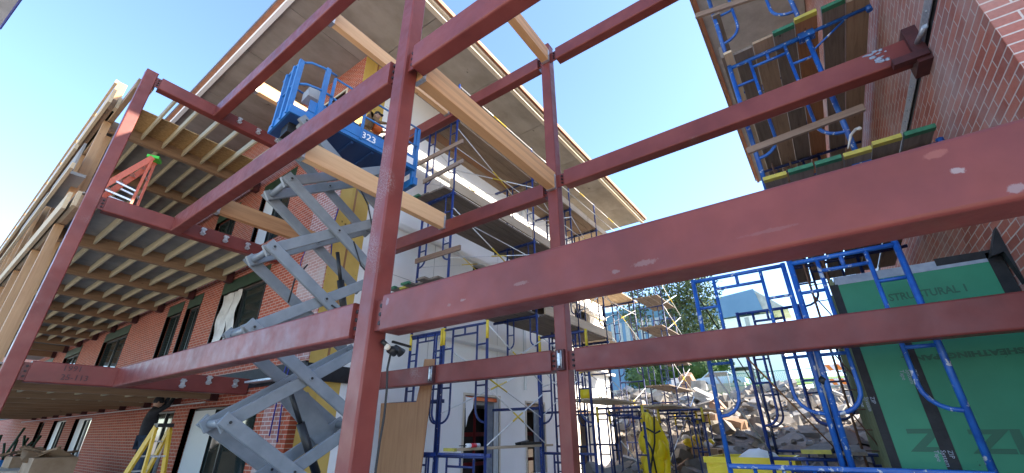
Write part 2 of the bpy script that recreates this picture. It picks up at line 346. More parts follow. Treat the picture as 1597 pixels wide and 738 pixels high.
def wall(mb, axis, c, t, u0, u1, z0, z1, holes):
    """wall sheet at coordinate c, thickness t (signed, away from the viewer) with rectangular openings"""
    us = sorted({u0, u1, *[h[0] for h in holes], *[h[1] for h in holes]}); zs = sorted({z0, z1, *[h[2] for h in holes], *[h[3] for h in holes]})
    us = [u for u in us if u0 <= u <= u1]; zs = [z for z in zs if z0 <= z <= z1]
    def hole(u, z): return any(h[0] < u < h[1] and h[2] < z < h[3] for h in holes)
    P = (lambda d, u, z: V((d, u, z))) if axis == 'x' else (lambda d, u, z: V((u, d, z)))
    nu, nz = len(us)-1, len(zs)-1
    sol = [[not hole((us[i]+us[i+1])/2, (zs[j]+zs[j+1])/2) for j in range(nz)] for i in range(nu)]
    g = lambda i, j: 0 <= i < nu and 0 <= j < nz and sol[i][j]
    for i in range(nu):
        for j in range(nz):
            if not sol[i][j]: continue
            a, b, z, zz = us[i], us[i+1], zs[j], zs[j+1]
            mb.add([P(c, a, z), P(c, b, z), P(c, b, zz), P(c, a, zz)], [(0, 1, 2, 3)])
            mb.add([P(c+t, a, z), P(c+t, b, z), P(c+t, b, zz), P(c+t, a, zz)], [(0, 3, 2, 1)])
            if not g(i-1, j): mb.add([P(c, a, z), P(c+t, a, z), P(c+t, a, zz), P(c, a, zz)], [(0, 3, 2, 1)])
            if not g(i+1, j): mb.add([P(c, b, z), P(c+t, b, z), P(c+t, b, zz), P(c, b, zz)], [(0, 1, 2, 3)])
            if not g(i, j-1): mb.add([P(c, a, z), P(c, b, z), P(c+t, b, z), P(c+t, a, z)], [(0, 3, 2, 1)])
            if not g(i, j+1): mb.add([P(c, a, zz), P(c, b, zz), P(c+t, b, zz), P(c+t, a, zz)], [(0, 1, 2, 3)])
    return mb

# ------------------------------------------------------------------ ground and rubble
def sstep(a, b, t): t = max(0, min(1, (t-a)/(b-a))); return t*t*(3-2*t)
def terr(x, y):
    d = x + .12*y
    z = GZ + .5*sstep(10, 14, d) + 1.3*sstep(13, 21, d) + 1.9*sstep(20, 33, d) + .7*sstep(33, 46, d)
    k = sstep(10.5, 14, d)
    side = sstep(8.3, 6.6, y-.0*x) if x < 20 else 1
    z = GZ + (z-GZ)*max(side, sstep(20, 24, x))
    n1 = noise.noise(V((x*.22, y*.22, 3)))*.9 + noise.noise(V((x*.6, y*.6, 7)))*.35 + noise.noise(V((x*1.7, y*1.7, 1)))*.12
    return z + n1*k*(1-sstep(34, 40, d)*.85)*max(side, sstep(20, 24, x))
def axis_vals(a, b, fine0, fine1, df, dc):
    v = []; x = a
    while x < b:
        v.append(x); x += df if fine0 <= x < fine1 else (dc if abs(x) < 90 else 60)
    return v+[b]
xs = axis_vals(-600, 900, 9, 48, .42, 8); ys = axis_vals(-600, 900, -12, 26, .42, 8)
g = MB()
g.v = [V((x, y, terr(x, y))) for x in xs for y in ys]; ny = len(ys)
for i in range(len(xs)-1):
    for j in range(ny-1):
        g.f.append([i*ny+j, (i+1)*ny+j, (i+1)*ny+j+1, i*ny+j+1]); g.sm.append(True)
        x, y = xs[i], ys[j]; d = x+.12*y
        g.m.append(0 if 10 < x < 40 and -12 < y < 26 else (1 if d < 12 else 2))
ground = g.build('ground', ['dirt', 'gravel', 'grass'], org=(0, 0, GZ)); tag(ground, kind='structure')

def chunk(mb, c, sx, sy, sz, rot=None):
    e = [random.uniform(0, 2*PI), random.uniform(-.6, .6), random.uniform(-.5, .5)] if rot is None else rot
    R = Matrix.Rotation(e[0], 3, 'Z') @ Matrix.Rotation(e[1], 3, 'X') @ Matrix.Rotation(e[2], 3, 'Y')
    P = []
    for k in (-1, 1):
        for i, j in ((-1, -1), (.1, -1.15), (1, -1), (1.15, .1), (1, 1), (-.1, 1.15), (-1, 1)):
            s_ = random.uniform(.72, 1.08)*(1 if k < 0 else random.uniform(.75, 1))
            P.append(V(c)+R @ V((i*sx*s_, j*sy*s_, k*sz*random.uniform(.75, 1.1))))
    mb.add(P, [list(range(7))[::-1], [7+i for i in range(7)]]+[[i, (i+1) % 7, 7+(i+1) % 7, 7+i] for i in range(7)])
rb = MB()
for i in range(2600):
    t = random.random()**.75; az = math.radians(random.uniform(-6, 27)); d = 12.5+t*24
    x, y = d*math.cos(az), d*math.sin(az)
    if y > 6.3 and x < 20: continue
    z = terr(x, y); s_ = random.choice([.05, .06, .08, .1, .12, .16, .22, .34])*random.uniform(.7, 1.25)*(.75+d/45)
    rb.mi(random.choices([0, 1, 2], [.62, .33, .05])[0])
    chunk(rb, (x, y, z+s_*.12), s_, s_*random.uniform(.45, .9), s_*random.uniform(.22, .6))
tag(rb.build('rubble', ['rub', 'rub2', 'rubr'], org=(20, 4, GZ)), 'grey heap of broken concrete and stone covering the slope', 'rubble', kind='stuff')
def slab(px, py, D, sx, sy, sz, mt, label, name='concrete_slab', rot=None, cat='slab'):
    d = ray(px, py); d = d/math.hypot(d.x, d.y); p = d*D
    sx *= .52; sy *= .52; sz *= .6; mb = MB(); chunk(mb, (p.x, p.y, p.z), sx, sy, sz, rot); tag(mb.build(name, mt), label, cat)
slab(1098, 618, 30, 1.5, 1.3, .35, 'rub2', 'large flat grey slab sloping on the rubble behind the first blue leg', rot=(.3, .5, -.3))
slab(1115, 636, 25, .95, .7, .5, 'rubr', 'rusty orange broken block upper middle of the rubble', 'broken_block', cat='block')
slab(1180, 682, 17.5, .85, .6, .12, 'rub2', 'pale blue grey flat slab lying on the near rubble slope', rot=(1.1, .45, -.35))
slab(1102, 655, 23, .9, .35, .28, 'rub2', 'long pale concrete curb piece tipped on the rubble below the rusty block', rot=(2.4, .3, .3), cat='curb piece')
slab(1078, 690, 17, .55, .45, .45, 'rub', 'dark squarish boulder carrying the timber pallet scrap', 'boulder', cat='boulder')
slab(1052, 668, 21, .8, .7, .5, 'rub2', 'big grey boulder right of the yellow sheet on the rubble', 'boulder', cat='boulder')
slab(1072, 594, 41, 1.4, 1.2, .9, 'rubr', 'tan squared boulder on the low wall beyond the rubble', 'boulder', cat='boulder')
slab(1090, 600, 40, 1.1, .9, .6, 'rub2', 'rounded pale boulder beside the low wall at the top of the heap', 'boulder', cat='boulder')
slab(1215, 648, 22, .8, .5, .14, 'rub2', 'thin grey slab lying flat behind the double blue legs', rot=(.5, .2, .2))
slab(1330, 640, 17, .8, .35, .10, 'rub2', 'pale stone plate beside the green box', rot=(.2, .1, .1))

# ------------------------------------------------------------------ left building
BX, BY, RZ = 4.7, 8.45, 9.85
def yy(px, py): return ux(px, py, BX).y
bl = thing('building', 'brick and white panel building with wide flat soffit under construction', 'building', (BX, BY, GZ))
H = []   # holes in the brick wall: y0, y1, z0, z1
up = [((408, 470), (346, 463)), ((313, 475), (294, 478)), ((284, 484), (267, 478)), ((200, 520), (157, 548))]
UPW = []
for a, b in up: y0, y1 = sorted((yy(*a), yy(*b))); UPW.append((y0, y1))
UPW += [(29.5, 32.5), (35.5, 38.5)]
LOW = [sorted((yy(400, 650), yy(283, 690))), sorted((yy(262, 680), yy(215, 700))), sorted((yy(129, 695), yy(103, 695))), sorted((yy(91, 690), yy(72, 690))), sorted((yy(58, 690), yy(50, 690)))]
for y0, y1 in UPW: H.append((y0, y1, 1.75, 3.72))
for y0, y1 in LOW: H.append((y0, y1, -1.5, .62))
TOPW = [(yy(420, 250)-.0, yy(420, 250)+2.2), (15.6, 17.6), (19.5, 21.5), (24, 26)]
TOPW = [(11.1, 12.9), (14.6, 16.2), (18.5, 20.5), (24, 26)]
for y0, y1 in TOPW: H.append((y0, y1, 4.9, 6.75))
SLOT = (9.15, 11.3, 8.55, 8.95)
m_ = wall(MB(), 'x', BX, .3, BY, 60, 1.35, RZ, [h for h in H if h[2] > 1.3]+[SLOT]); m_.build('brick_wall', 'brickx', bl)
m_ = wall(MB(), 'x', BX-.02, .3, BY+.25, 60, GZ, .95, [h for h in H if h[2] < 1]); m_.build('lower_brick_wall', 'brickx', bl)
# limed brick patch near the corner (thin washed brick skin)
MB().box(BX-.008, BX-.001, BY+.02, 9.55, 1.4, 5.6).build('limed_brick', 'brickx_s', bl)
MB().box(BX-.028, BX-.021, BY+.55, 9.75, GZ, .9).build('limed_brick', 'brickx_s', bl)
MB().box(BX-.05, BX+.2, BY+.02, 60, .95, 1.35).build('flashing', 'tape', bl)
MB().box(BX-.28, BX-.05, BY+.2, 10.4, 1.02, 1.06).build('ledge_sheet', 'galv', bl)
# slot window near the soffit
MB().box(BX+.05, BX+.12, SLOT[0], SLOT[1], SLOT[2], SLOT[3]).build('slot_opening', 'green_d', bl)
t_ = MB(); t_.box(BX-.03, BX+.04, SLOT[0]-.05, SLOT[0], SLOT[2]-.02, SLOT[3]+.05); t_.box(BX-.03, BX+.04, SLOT[0], SLOT[1], SLOT[3], SLOT[3]+.05); t_.build('slot_trim', 'fascia', bl)
MB().ball((BX-.06, 9.0, 8.25), .06, .1, .14).build('wall_lamp', 'greyp', bl)
def window(y0, y1, z0, z1, split=.5, frame='frame_k', header=True, pale=False):
    f = MB(); x0, x1 = BX+.10, BX+.17; t = .055
    f.box(x0, x1, y0, y0+t, z0, z1); f.box(x0, x1, y1-t, y1, z0, z1); f.box(x0, x1, y0+t, y1-t, z0, z0+t); f.box(x0, x1, y0+t, y1-t, z1-t, z1)
    ym = y0+(y1-y0)*split; f.box(x0-.01, x1, ym-.03, ym+.03, z0+t, z1-t)
    fr = f.build('window', frame, bl)
    MB().box(x0+.03, x0+.04, y0+t, y1-t, z0+t, z1-t).build('pane', 'dkglass', fr)
    if pale: MB().box(x0-.012, x0-.004, y1-t-(y1-y0)*.34, y1-t, z0+t, z1-t).build('side_panel', 'frame_w', fr)
    # grid of brick ties and green membrane round the opening
    if header: MB().box(BX-.012, BX+.06, y0-.05, y1+.05, z1, z1+.36).build('membrane', 'green_d', fr)
    MB().box(BX-.02, BX+.09, y0-.03, y0, z0, z1).build('jamb', 'frame_k', fr); MB().box(BX-.02, BX+.09, y1, y1+.03, z0, z1).build('jamb', 'frame_k', fr)
    return fr
for i, (y0, y1) in enumerate(UPW):
    fr = window(y0, y1, 1.75, 3.72, .5 if i else .55)
    if i == 0:
        tp = MB(); n = 14; ya, yb = y0+(y1-y0)*.56, y1-.02
        for k, (s0, s1) in enumerate(((0, .55), (.62, 1))):
            P = []
            for a in range(n+1):
                z = 3.70-a*(1.92/n)
                for b in range(5):
                    s_ = s0+(s1-s0)*b/4
                    cut = .05*math.sin(a*.45)*(1 if k == 0 else -1) if b == (4 if k == 0 else 0) else 0
                    P.append(V((BX+.04+.03*math.sin(a*.9+b*1.7), yb-(yb-ya)*(s_+cut), z)))
            tp.add(P, [(a*5+b, a*5+b+1, (a+1)*5+b+1, (a+1)*5+b) for a in range(n) for b in range(4)], True)
        tag(tp.build('plastic_sheet', 'tarp', fr), 'torn milky plastic sheet over half of the window')
for i, (y0, y1) in enumerate(LOW): window(y0, y1, -1.5, .62, .45, 'frame_k' if i != 2 else 'frame_w', header=True, pale=(i in (0, 2, 3)))
for i, (y0, y1) in enumerate(TOPW): window(y0, y1, 4.9, 6.75, .5, pale=(i == 0))
# yellow gypsum strip and white walls facing -y
YX = 5.5
WH = [(9.44, 11.02, -1.2, .97), (12.5, 13.62, -1.2, .90), (16.2, 17.5, -1.2, .8)]
wall(MB(), 'y', BY-.0035, .2, BX+.302, YX, GZ, RZ, []).build('gypsum_wall', 'yellowb', bl)
MB().box(BX+.005, BX+.3, BY-.004, BY-.001, GZ, RZ).build('gypsum_corner', 'yellowb', bl)
wall(MB(), 'y', BY, .2, YX, 19.7, GZ, RZ, WH+[(13.0, 14.6, 3.9, 5.3), (9.6, 10.4, 3.5, 5.0), (16.5, 18, 4, 5.3)]).build('white_wall', 'white', bl)
MB().box(BX-.06, 6.0, BY-.10, BY-.003, .98, 1.30).build('flashing', 'tape', bl)
MB().box(5.08, 5.13, BY-.012, BY-.004, 1.4, RZ).build('sheathing_joint', 'plyboard', bl)
MB().box(5.56, 19.6, BY-.14, BY-.002, 7.42, 7.58, ch=.03).build('foam_band', 'white', bl)
MB().box(6.4, 19.6, BY-.14, BY-.002, 5.0, 5.16, ch=.03).build('foam_band', 'white', bl)
MB().box(7.2, 19.6, BY-.30, BY-.002, 2.36, 2.46).build('ledge', 'foam', bl)
MB().box(12.4, 12.55, BY-.03, BY-.003, 1.3, RZ).build('wall_batten', 'frame_w', bl)
for k, z in enumerate((3.7, 6.2, 8.6)): MB().box(YX+.05, 19.6, BY-.006, BY-.002, z, z+.012).build('panel_joint', 'greyp', bl)
for x in (7.9, 10.9, 15.2): MB().box(x, x+.012, BY-.006, BY-.002, GZ, 7.3).build('panel_joint', 'greyp', bl)
MB().box(19.5, 19.7, BY, 40, GZ, RZ).build('end_wall', 'white', bl)
for i, (x0, x1, z0, z1) in enumerate(WH):
    t = .06; f = MB(); f.box(x0-t, x0, BY-.025, BY+.02, z0, z1+t); f.box(x1, x1+t, BY-.025, BY+.02, z0, z1+t); f.box(x0, x1, BY-.025, BY+.02, z1, z1+t)
    fr = f.build('door_opening', 'fascia', bl)
    q = MB(); q.box(x0+.02, x1-.02, BY+.05, BY+.12, z1-.12, z1-.02); q.build('torn_membrane', 'vest' if i == 0 else 'card', fr)
    q = MB()
    for k in range(5):
        xk = x0+.15+k*(x1-x0-.3)/4; q.box(xk-.03, xk+.03, BY+.8+.2*(k % 2), BY+.86+.2*(k % 2), GZ, z1-.2)
    q.box(x0, x1+.6, BY+.9, BY+.95, -.1, .02); q.box(x0, x1+.6, BY+.9, BY+.95, -.9, -.8); q.build('stud', 'redstud', fr)
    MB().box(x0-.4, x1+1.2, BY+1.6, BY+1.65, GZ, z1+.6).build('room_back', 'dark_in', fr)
    MB().box(x1-.32, x1-.02, BY+.21, BY+.25, z0, z1-.05).build('inner_panel', 'grey_tape', fr)
    if i == 0:
        P = [V((x0+.0, BY-.03, .93)), V((x0+.36, BY-.03, .90)), V((x0+.30, BY-.05, .62)), V((x0+.10, BY-.06, .40)), V((x0+.04, BY-.05, .15))]
        MB().prism(P, (0, .004, 0)).build('loose_membrane', 'foam', fr)
# interior blockers
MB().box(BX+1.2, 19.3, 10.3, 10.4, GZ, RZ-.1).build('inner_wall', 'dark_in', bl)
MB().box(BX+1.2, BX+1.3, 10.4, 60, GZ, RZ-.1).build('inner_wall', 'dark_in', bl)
MB().box(BX+.3, 19.5, BY+.2, 60, 3.75, 3.9).build('floor_slab', 'conc', bl)
MB().box(BX+.3, 19.5, BY+.2, 60, .75, .9).build('floor_slab', 'conc', bl)
MB().box(BX+.3, 19.5, BY+.2, 60, 7.0, 7.15).build('floor_slab', 'conc', bl)
# soffit panels, roof slab and fascias
EX, EY = 2.45, 5.82
MB().box(EX+.02, 19.68, EY+.02, 60, RZ+.02, RZ+.35).build('roof_slab', 'soffit_d', bl)
x = EX+.06
def soff(x0, x1, y0, y1): MB().box(x0+.008, x1-.008, y0+.008, y1-.008, RZ-.012, RZ+.02).build('soffit_panel', 'soffit', bl)
xk = [EX+.1, 5.0, 7.6, 10.2, 12.8, 15.4, 17.6, 19.6]
for a, b in zip(xk[:-1], xk[1:]): soff(a, b, EY+.1, BY+.3)
yk = [BY+.3, 11.0, 13.6, 16.2, 18.8, 21.4, 24, 28, 32, 38, 46, 60]
for a, b in zip(yk[:-1], yk[1:]): soff(EX+.1, BX+.3, a, b)
MB().box(EX-.02, 19.72, EY-.04, EY+.09, RZ-.09, RZ+.05).build('fascia', 'fascia', bl)
MB().box(EX-.02, 19.72, EY-.12, EY-.045, RZ+.0, RZ+.18).build('fascia', 'fascia', bl)
MB().box(EX-.1, 19.75, EY-.20, EY-.125, RZ+.06, RZ+.20).build('roof_edge', 'fasciar', bl)
MB().box(EX-.02, EX+.09, EY+.1, 60, RZ-.09, RZ+.05).build('fascia', 'foam', bl)
MB().box(EX-.12, EX-.025, EY-.1, 60, RZ+.03, RZ+.12).build('roof_edge', 'fasciar', bl)
MB().box(EX-.15, EX-.125, EY-.1, 60, RZ+.06, RZ+.14).build('drip_edge', 'grey_tape', bl)

# ------------------------------------------------------------------ right building with green box
WY = -1.9
br = thing('building', 'old brick building rising on the right edge behind the steel beams', 'building', (8, WY, GZ))
m_ = MB(); wall(m_, 'y', WY, -.3, 4.47, 21, 4.24, 14.5, []); wall(m_, 'y', WY, -.3, 4.47, 21, GZ, 4.04, []); m_.build('brick_wall', 'bricky', br)  # real wall; unseen upper height and far end sized to block the sun
wall(MB(), 'x', 4.468, .25, -9, WY-.004, GZ, 14.5, []).build('end_brick_wall', 'brickx2', br)  # out-of-view height set to block sun, depth shortened to let sun past behind
MB().box(4.6, 19, WY-.2, WY-.012, 4.042, 4.238).build('joint_recess', 'black', br)
b_ = MB(); b_.box(4.9, 19, WY+.002, WY+.012, 4.12, 4.27)
for k in range(18): b_.tube([(5.0+k*.28, WY+.012, 4.20), (5.0+k*.28, WY+.02, 4.20)], .016, 6)
b_.build('metal_strip', 'galv', br)
MB().box(5.2, 19, WY+.02, .33, 9.85, 9.9).build('soffit', 'greyp', br)
MB().box(5.2, 19, .33, .42, 9.80, 10.0).build('eave_board', 'fasciar', br)
MB().box(5.2, 19, .43, .47, 9.9, 10.1).build('gutter', 'brown', br)
MB().box(5.2, 19, WY-2, .3, 9.95, 10.2).build('roof', 'brown', br)
GX = 6.7
gb = thing('sheathed_box', 'green sheathed box with black taped seams standing against the right brick wall', 'wall box', (GX, -1.1, GZ))
GT = 1.80
MB().box(GX, GX+.02, WY+.01, -.36, GZ, GT).build('front_panel', 'green', gb)
MB().box(GX+.022, 13, -.40, -.36, GZ, GT-.05).build('side_panel', 'olive', gb)
MB().box(GX+.02, 13, WY+.01, -.36, GT-.04, GT).build('top_panel', 'green_d', gb)
MB().box(GX-.004, GX-.001, WY+.01, -.36, GT-.10, GT+.004).build('seam_tape', 'grey_tape', gb)
MB().box(GX-.006, GX-.002, WY+.01, WY+.55, GT-.06, GT+.03).build('seam_tape', 'tape', gb)
MB().box(GX-.006, GX-.002, WY+.01, WY+.13, GZ, GT-.0).build('seam_tape', 'tape', gb)
MB().box(GX-.005, GX-.001, -.385, -.30, GZ, GT-.09).build('seam_tape', 'tape', gb)
ya, yb = ux(1402, 535, GX).y, ux(1420, 535, GX).y
tp = MB().box(GX-.005, GX-.001, -.865, -.75, GZ, GT-.72).build('seam_tape', 'tape', gb)
for z, yv in ((.62, -.80), (-.2, -.83), (-.55, -.83), (1.2, -.335), (.35, -.345), (-.5, -.345)):
    text('tape_print', 'ZIP\nSystem\nTape', (GX-.007, yv+.025, z), (0, 0, -1), (0, -1, 0), .055, 'grey_tape', gb, .0005)
def gtxt(px, py, body, size, **k):
    p = ux(px, py, GX); text('panel_print', body, (GX-.003, p.y, p.z), (0, -1, 0), (0, 0, 1), size, 'green_ink', gb, .0008, **k)
gtxt(1388, 470, 'STRUCTURAL 1', .12, sx=.84, bold=.003)
gtxt(1424, 703, 'Z', .30, sx=1.5, bold=.010); gtxt(1522, 706, 'ZIP', .30, sx=1.5, bold=.010)
p = ux(1380, 556, GX); text('panel_print', 'SHEATHING  PANEL', (GX-.003, -1.70, p.z-.02), (0, 1, 0), (0, 0, -1), .08, 'green_ink', gb, .0008, sx=1.35, bold=.004)
fl = MB(); p = ux(1540, 372, WY+.02)
fl.prism([ux(1545, 400, GX-.2), ux(1553, 352, GX-.2), ux(1566, 372, GX-.2), ux(1597, 405, GX-.2), ux(1600, 440, GX-.2), ux(1566, 392, GX-.2)], (.12, 0, 0))
fl.build('membrane_flap', 'tape', gb)
sh = MB()
for k in range(7): sh.box(GX+.02+k*.9, GX+.06+k*.9, -.35, -.31, GZ, GT)
sh.build('side_batten', 'olive', gb)

# steel bracket on the brick wall and the beam pad
# ------------------------------------------------------------------ steel frame
sf = thing('steel_frame', 'dark red primed steel frame of square posts and deep beams filling the view', 'steel frame', (2.41, 3.34, GZ))
L1, L2, L3 = (.81, 1.15), (3.99, 4.35), (7.11, 7.45)
def column(x0, x1, y0, y1, z1):
    c = MB().box(x0, x1, y0, y1, GZ, z1, ch=.018).build('column', 'steel', sf)
    MB().box(x0-.08, x1+.08, y0-.08, y1+.08, GZ, GZ+.025).build('base_plate', 'steel_dark', c)
    MB().box(x0-.002, x1+.002, y0-.002, y1+.002, z1, z1+.012).build('cap_plate', 'steel', c)
    return c
C1 = column(2.305, 2.508, 3.245, 3.448, 7.9)
C2 = column(5.76, 5.963, 3.13, 3.333, 7.66)
C3 = column(.885, 1.10, 10.70, 10.91, 7.49)
def beam(x0, x1, y0, y1, zz, c=.022): return MB().box(x0, x1, y0, y1, zz[0], zz[1], ch=c).build('beam', 'steel', sf)
def tab(x0, x1, y0, y1, zz, bm, face, along):      # shear tab with three bolts in the gap between a beam end and a column
    t = MB().box(x0, x1, y0, y1, zz[0]+.03, zz[1]-.03).build('shear_tab', 'steel', bm)
    b = MB(); xm, ym = (x0+x1)/2, (y0+y1)/2
    for k in range(3):
        z = zz[0]+.09+k*(zz[1]-zz[0]-.18)/2
        if along == 'x': b.tube([(xm, y0-.022, z), (xm, y0+.001, z)], .019, 6)
        else: b.tube([(x0-.022, ym, z), (x0+.001, ym, z)], .019, 6)
    b.build('bolt', 'bolt', t)
def ybeam(x, ylo, yhi, zz, glo=None, ghi=None, w=.205):
    bm = beam(x, x+w, ylo, yhi, zz)
    if glo is not None: tab(x+.05, x+.066, glo, ylo+.03, zz, bm, 0, 'y')
    if ghi is not None: tab(x+.05, x+.066, yhi-.03, ghi, zz, bm, 0, 'y')
    return bm
def xbeam(y, xlo, xhi, zz, glo=None, w=.2):
    bm = beam(xlo, xhi, y, y+w, zz)
    if glo is not None: tab(glo, xlo+.02, y+.05, y+.066, zz, bm, 0, 'x')
    return bm
# row x = 2.31
bigb = ybeam(2.31, -8, 3.10, L1, ghi=3.245, w=.24)
ybeam(2.31, 3.545, 10.70, L1, glo=3.448); ybeam(2.31, 3.56, 10.70, (3.98, 4.36), glo=3.448); ybeam(2.31, 3.56, 10.70, (7.13, 7.50), glo=3.448)
ybeam(2.31, -8, 3.12, (3.98, 4.35), ghi=3.245); ybeam(2.31, -8, 3.12, L3, ghi=3.245)
# row x = 5.76
for zz, gr in ((L1, 3.0), ((4.0, 4.32), 2.97), ((7.10, 7.42), 2.97)): ybeam(5.76, -8 if zz is L1 else (WY+.12 if zz[0] < 5 else -8), gr, zz, ghi=3.13)
ybeam(5.76, 3.42, 10.4, (.83, 1.16), glo=3.333); ybeam(5.76, 3.42, 10.4, (3.90, 4.20), glo=3.333); ybeam(5.76, 3.42, 10.4, (7.10, 7.42), glo=3.333)
# row y = 10.70
for zz in ((.81, 1.15), (3.99, 4.31), (7.14, 7.46)):
    bm = xbeam(10.70, 1.19, 4.65, zz, glo=1.10)
# bolted galvanised hanger heads on the cross beams
def hanger_head(x, zm):
    h = MB(); y = 10.70
    h.box(x-.035, x+.035, y-.03, y-.001, zm-.09, zm+.09)
    for s_ in (-1, 1):
        for q in (-1, 1): h.tube([(x+s_*.035, y-.055, zm+q*.05), (x+s_*.035, y-.001, zm+q*.05)], .022, 6)
    h.tube([(x, y-.07, zm-.02), (x, y, zm-.02)], .028, 7)
    h.build('anchor_bolts', 'galv', sf)
for px, py in ((374, 188), (403, 205), (432, 218)): p = uy(px, py, 10.68); hanger_head(p.x, p.z)
for px, py in ((317, 361), (352, 373), (386, 384)): p = uy(px, py, 10.68); hanger_head(p.x, p.z)
for px, py in ((285, 598), (326, 593), (367, 598)): p = uy(px, py, 10.68); hanger_head(p.x, p.z)
# galvanised clips on the low beams of the second row and on C2
for px, py, nm in ((674, 584, 0), (875, 562, 1)):
    p = ux(px, py, 5.74); h = MB(); h.box(5.70, 5.759, p.y-.07, p.y+.07, .84, 1.14)
    h2 = MB(); h2.tube([(5.69, p.y-.03, .87), (5.69, p.y-.03, 1.12)], .012, 6); h2.tube([(5.69, p.y+.03, .87), (5.69, p.y+.03, 1.12)], .012, 6); h2.box(5.665, 5.7, p.y-.02, p.y+.02, .90, 1.08)
    c_ = h.build('clip_plate', 'steel_dark', sf); h2.build('clip_bars', 'galv', c_)
M['ink_red'] = mat('faded_marker', (.05, .015, .015), .6)
# writing in chalk / marker on the level-one cross beam
p = uy(96, 578, 10.695); text('marker_writing', '1991', (p.x, 10.690, p.z), (1, 0, 0), (0, 0, 1), .13, 'ink_red', sf, .0008)
p = uy(92, 592, 10.695); text('marker_writing', '25-113', (p.x, 10.690, p.z), (1, 0, 0), (0, 0, 1), .13, 'ink_red', sf, .0008)
# wall end of the mid right beam: dark saddle, adhesive smear
e_ = MB(); e_.box(5.70, 6.02, WY+.001, WY+.13, 3.88, 4.42); e_.box(5.66, 5.76, WY+.02, WY+.34, 3.93, 4.02); sd_ = e_.build('wall_saddle', 'steel_dark', sf)
q = MB(); q.tube([(5.70, WY+.06, 4.15), (5.42, WY+.03, 4.12)], .03, 8); q.build('pipe_stub', 'galv', sd_)
q = MB()
for k in range(16):
    yv, zv = random.uniform(-1.60, -1.38), random.uniform(4.12, 4.30); q.ball((5.759, yv, zv), .0025, random.uniform(.015, .045), random.uniform(.008, .025), .25, 7, 4)
q.build('sealant_smear', 'grey_tape', sf)
# weld lump and grease patch on the big near beam
def patch(px, py, X, ry, rz, mt, name):
    p = ux(px, py, X); q = MB(); n = 18
    P = [V((X-.0022, p.y+ry*math.cos(2*PI*k/n)*random.uniform(.7, 1.1), p.z+rz*math.sin(2*PI*k/n)*random.uniform(.6, 1.1))) for k in range(n)]
    q.prism(P, (.0015, 0, 0)); q.build(name, mt, bigb)
M['steel_big'] = steel_mat('red_primer_scuffed'); mk = []
for px, py, a, b, c_, k, sc in ((1494, 266, .05, .035, (.50, .42, .40), .8, 30), (1462, 240, .10, .045, (.42, .12, .08), .7, 22), (960, 424, .06, .035, (.30, .19, .18), .75, 40), (700, 476, .05, .03, (.32, .2, .18), .6, 40), (722, 468, .07, .025, (.40, .30, .27), .6, 60),
        (1005, 410, .18, .045, (.36, .22, .20), .55, 70), (812, 442, .15, .035, (.38, .24, .21), .55, 70), (604, 470, .05, .08, (.40, .33, .36), .6, 35), (1585, 294, .06, .045, (.42, .33, .33), .7, 30), (1200, 360, .30, .03, (.30, .11, .10), .5, 18), (1340, 250, .12, .02, (.32, .14, .13), .5, 30)):
    p = ux(px, py, 2.31)-ORG[bigb.name]; mk.append((tuple(p), (.5, a*1.3, b*1.3), tuple(q_*.62+.02 for q_ in c_), k*.8, sc, .70))
add_marks(M['steel_big'], mk); bigb.data.materials[0] = M['steel_big']

# ------------------------------------------------------------------ wooden beams hung in the frame
def wbeam(x0, x1, y, z0, z1, mt, label, w=.13):
    t = thing('wood_beam', label, 'wood beam', ((x0+x1)/2, y+w/2, z0), 'timber beams hung between the steel rows')
    MB().box(x0, x1, y, y+w, z0, z1, ch=.004).build('timber', mt, t)
    h = MB()
    for xa, s_ in ((x0, 1), (x1, -1)):
        h.box(min(xa, xa+s_*.05), max(xa, xa+s_*.05), y-.006, y-.001, z0-.01, z1-.05)
        h.box(min(xa, xa+s_*.06), max(xa, xa+s_*.06), y-.006, y+w+.006, z0-.012, z0-.003)
        for k in range(5): h.tube([(xa+s_*.025, y-.012, z0+.03+k*.055), (xa+s_*.025, y-.004, z0+.03+k*.055)], .008, 5)
    h.build('hanger', 'galv', t); return t
wbeam(2.51, 5.752, 3.14, 3.98, 4.32, 'glulam', 'striped laminated beam from the big middle post down to the second post', .16)
wbeam(2.51, 5.752, 3.12, 7.12, 7.46, 'glulam', 'short seen piece of laminated beam against the sky meeting the second post top', .16)
wbeam(2.52, 5.757, 5.90, 3.99, 4.34, 'glulam_l', 'pale timber beam in front of the scissor lift, ending at a metal hanger')
wbeam(2.52, 5.757, 6.02, 7.18, 7.50, 'glulam_l', 'pale timber beam high under the soffit left of the big post')
wbeam(2.52, 4.69, 8.95, 3.98, 4.32, 'glulam_d', 'dark stained timber beam behind the lift arms over the windows')
wbeam(2.52, 4.69, 9.00, 7.15, 7.48, 'glulam_l', 'short pale timber beam left of the blue lift platform')

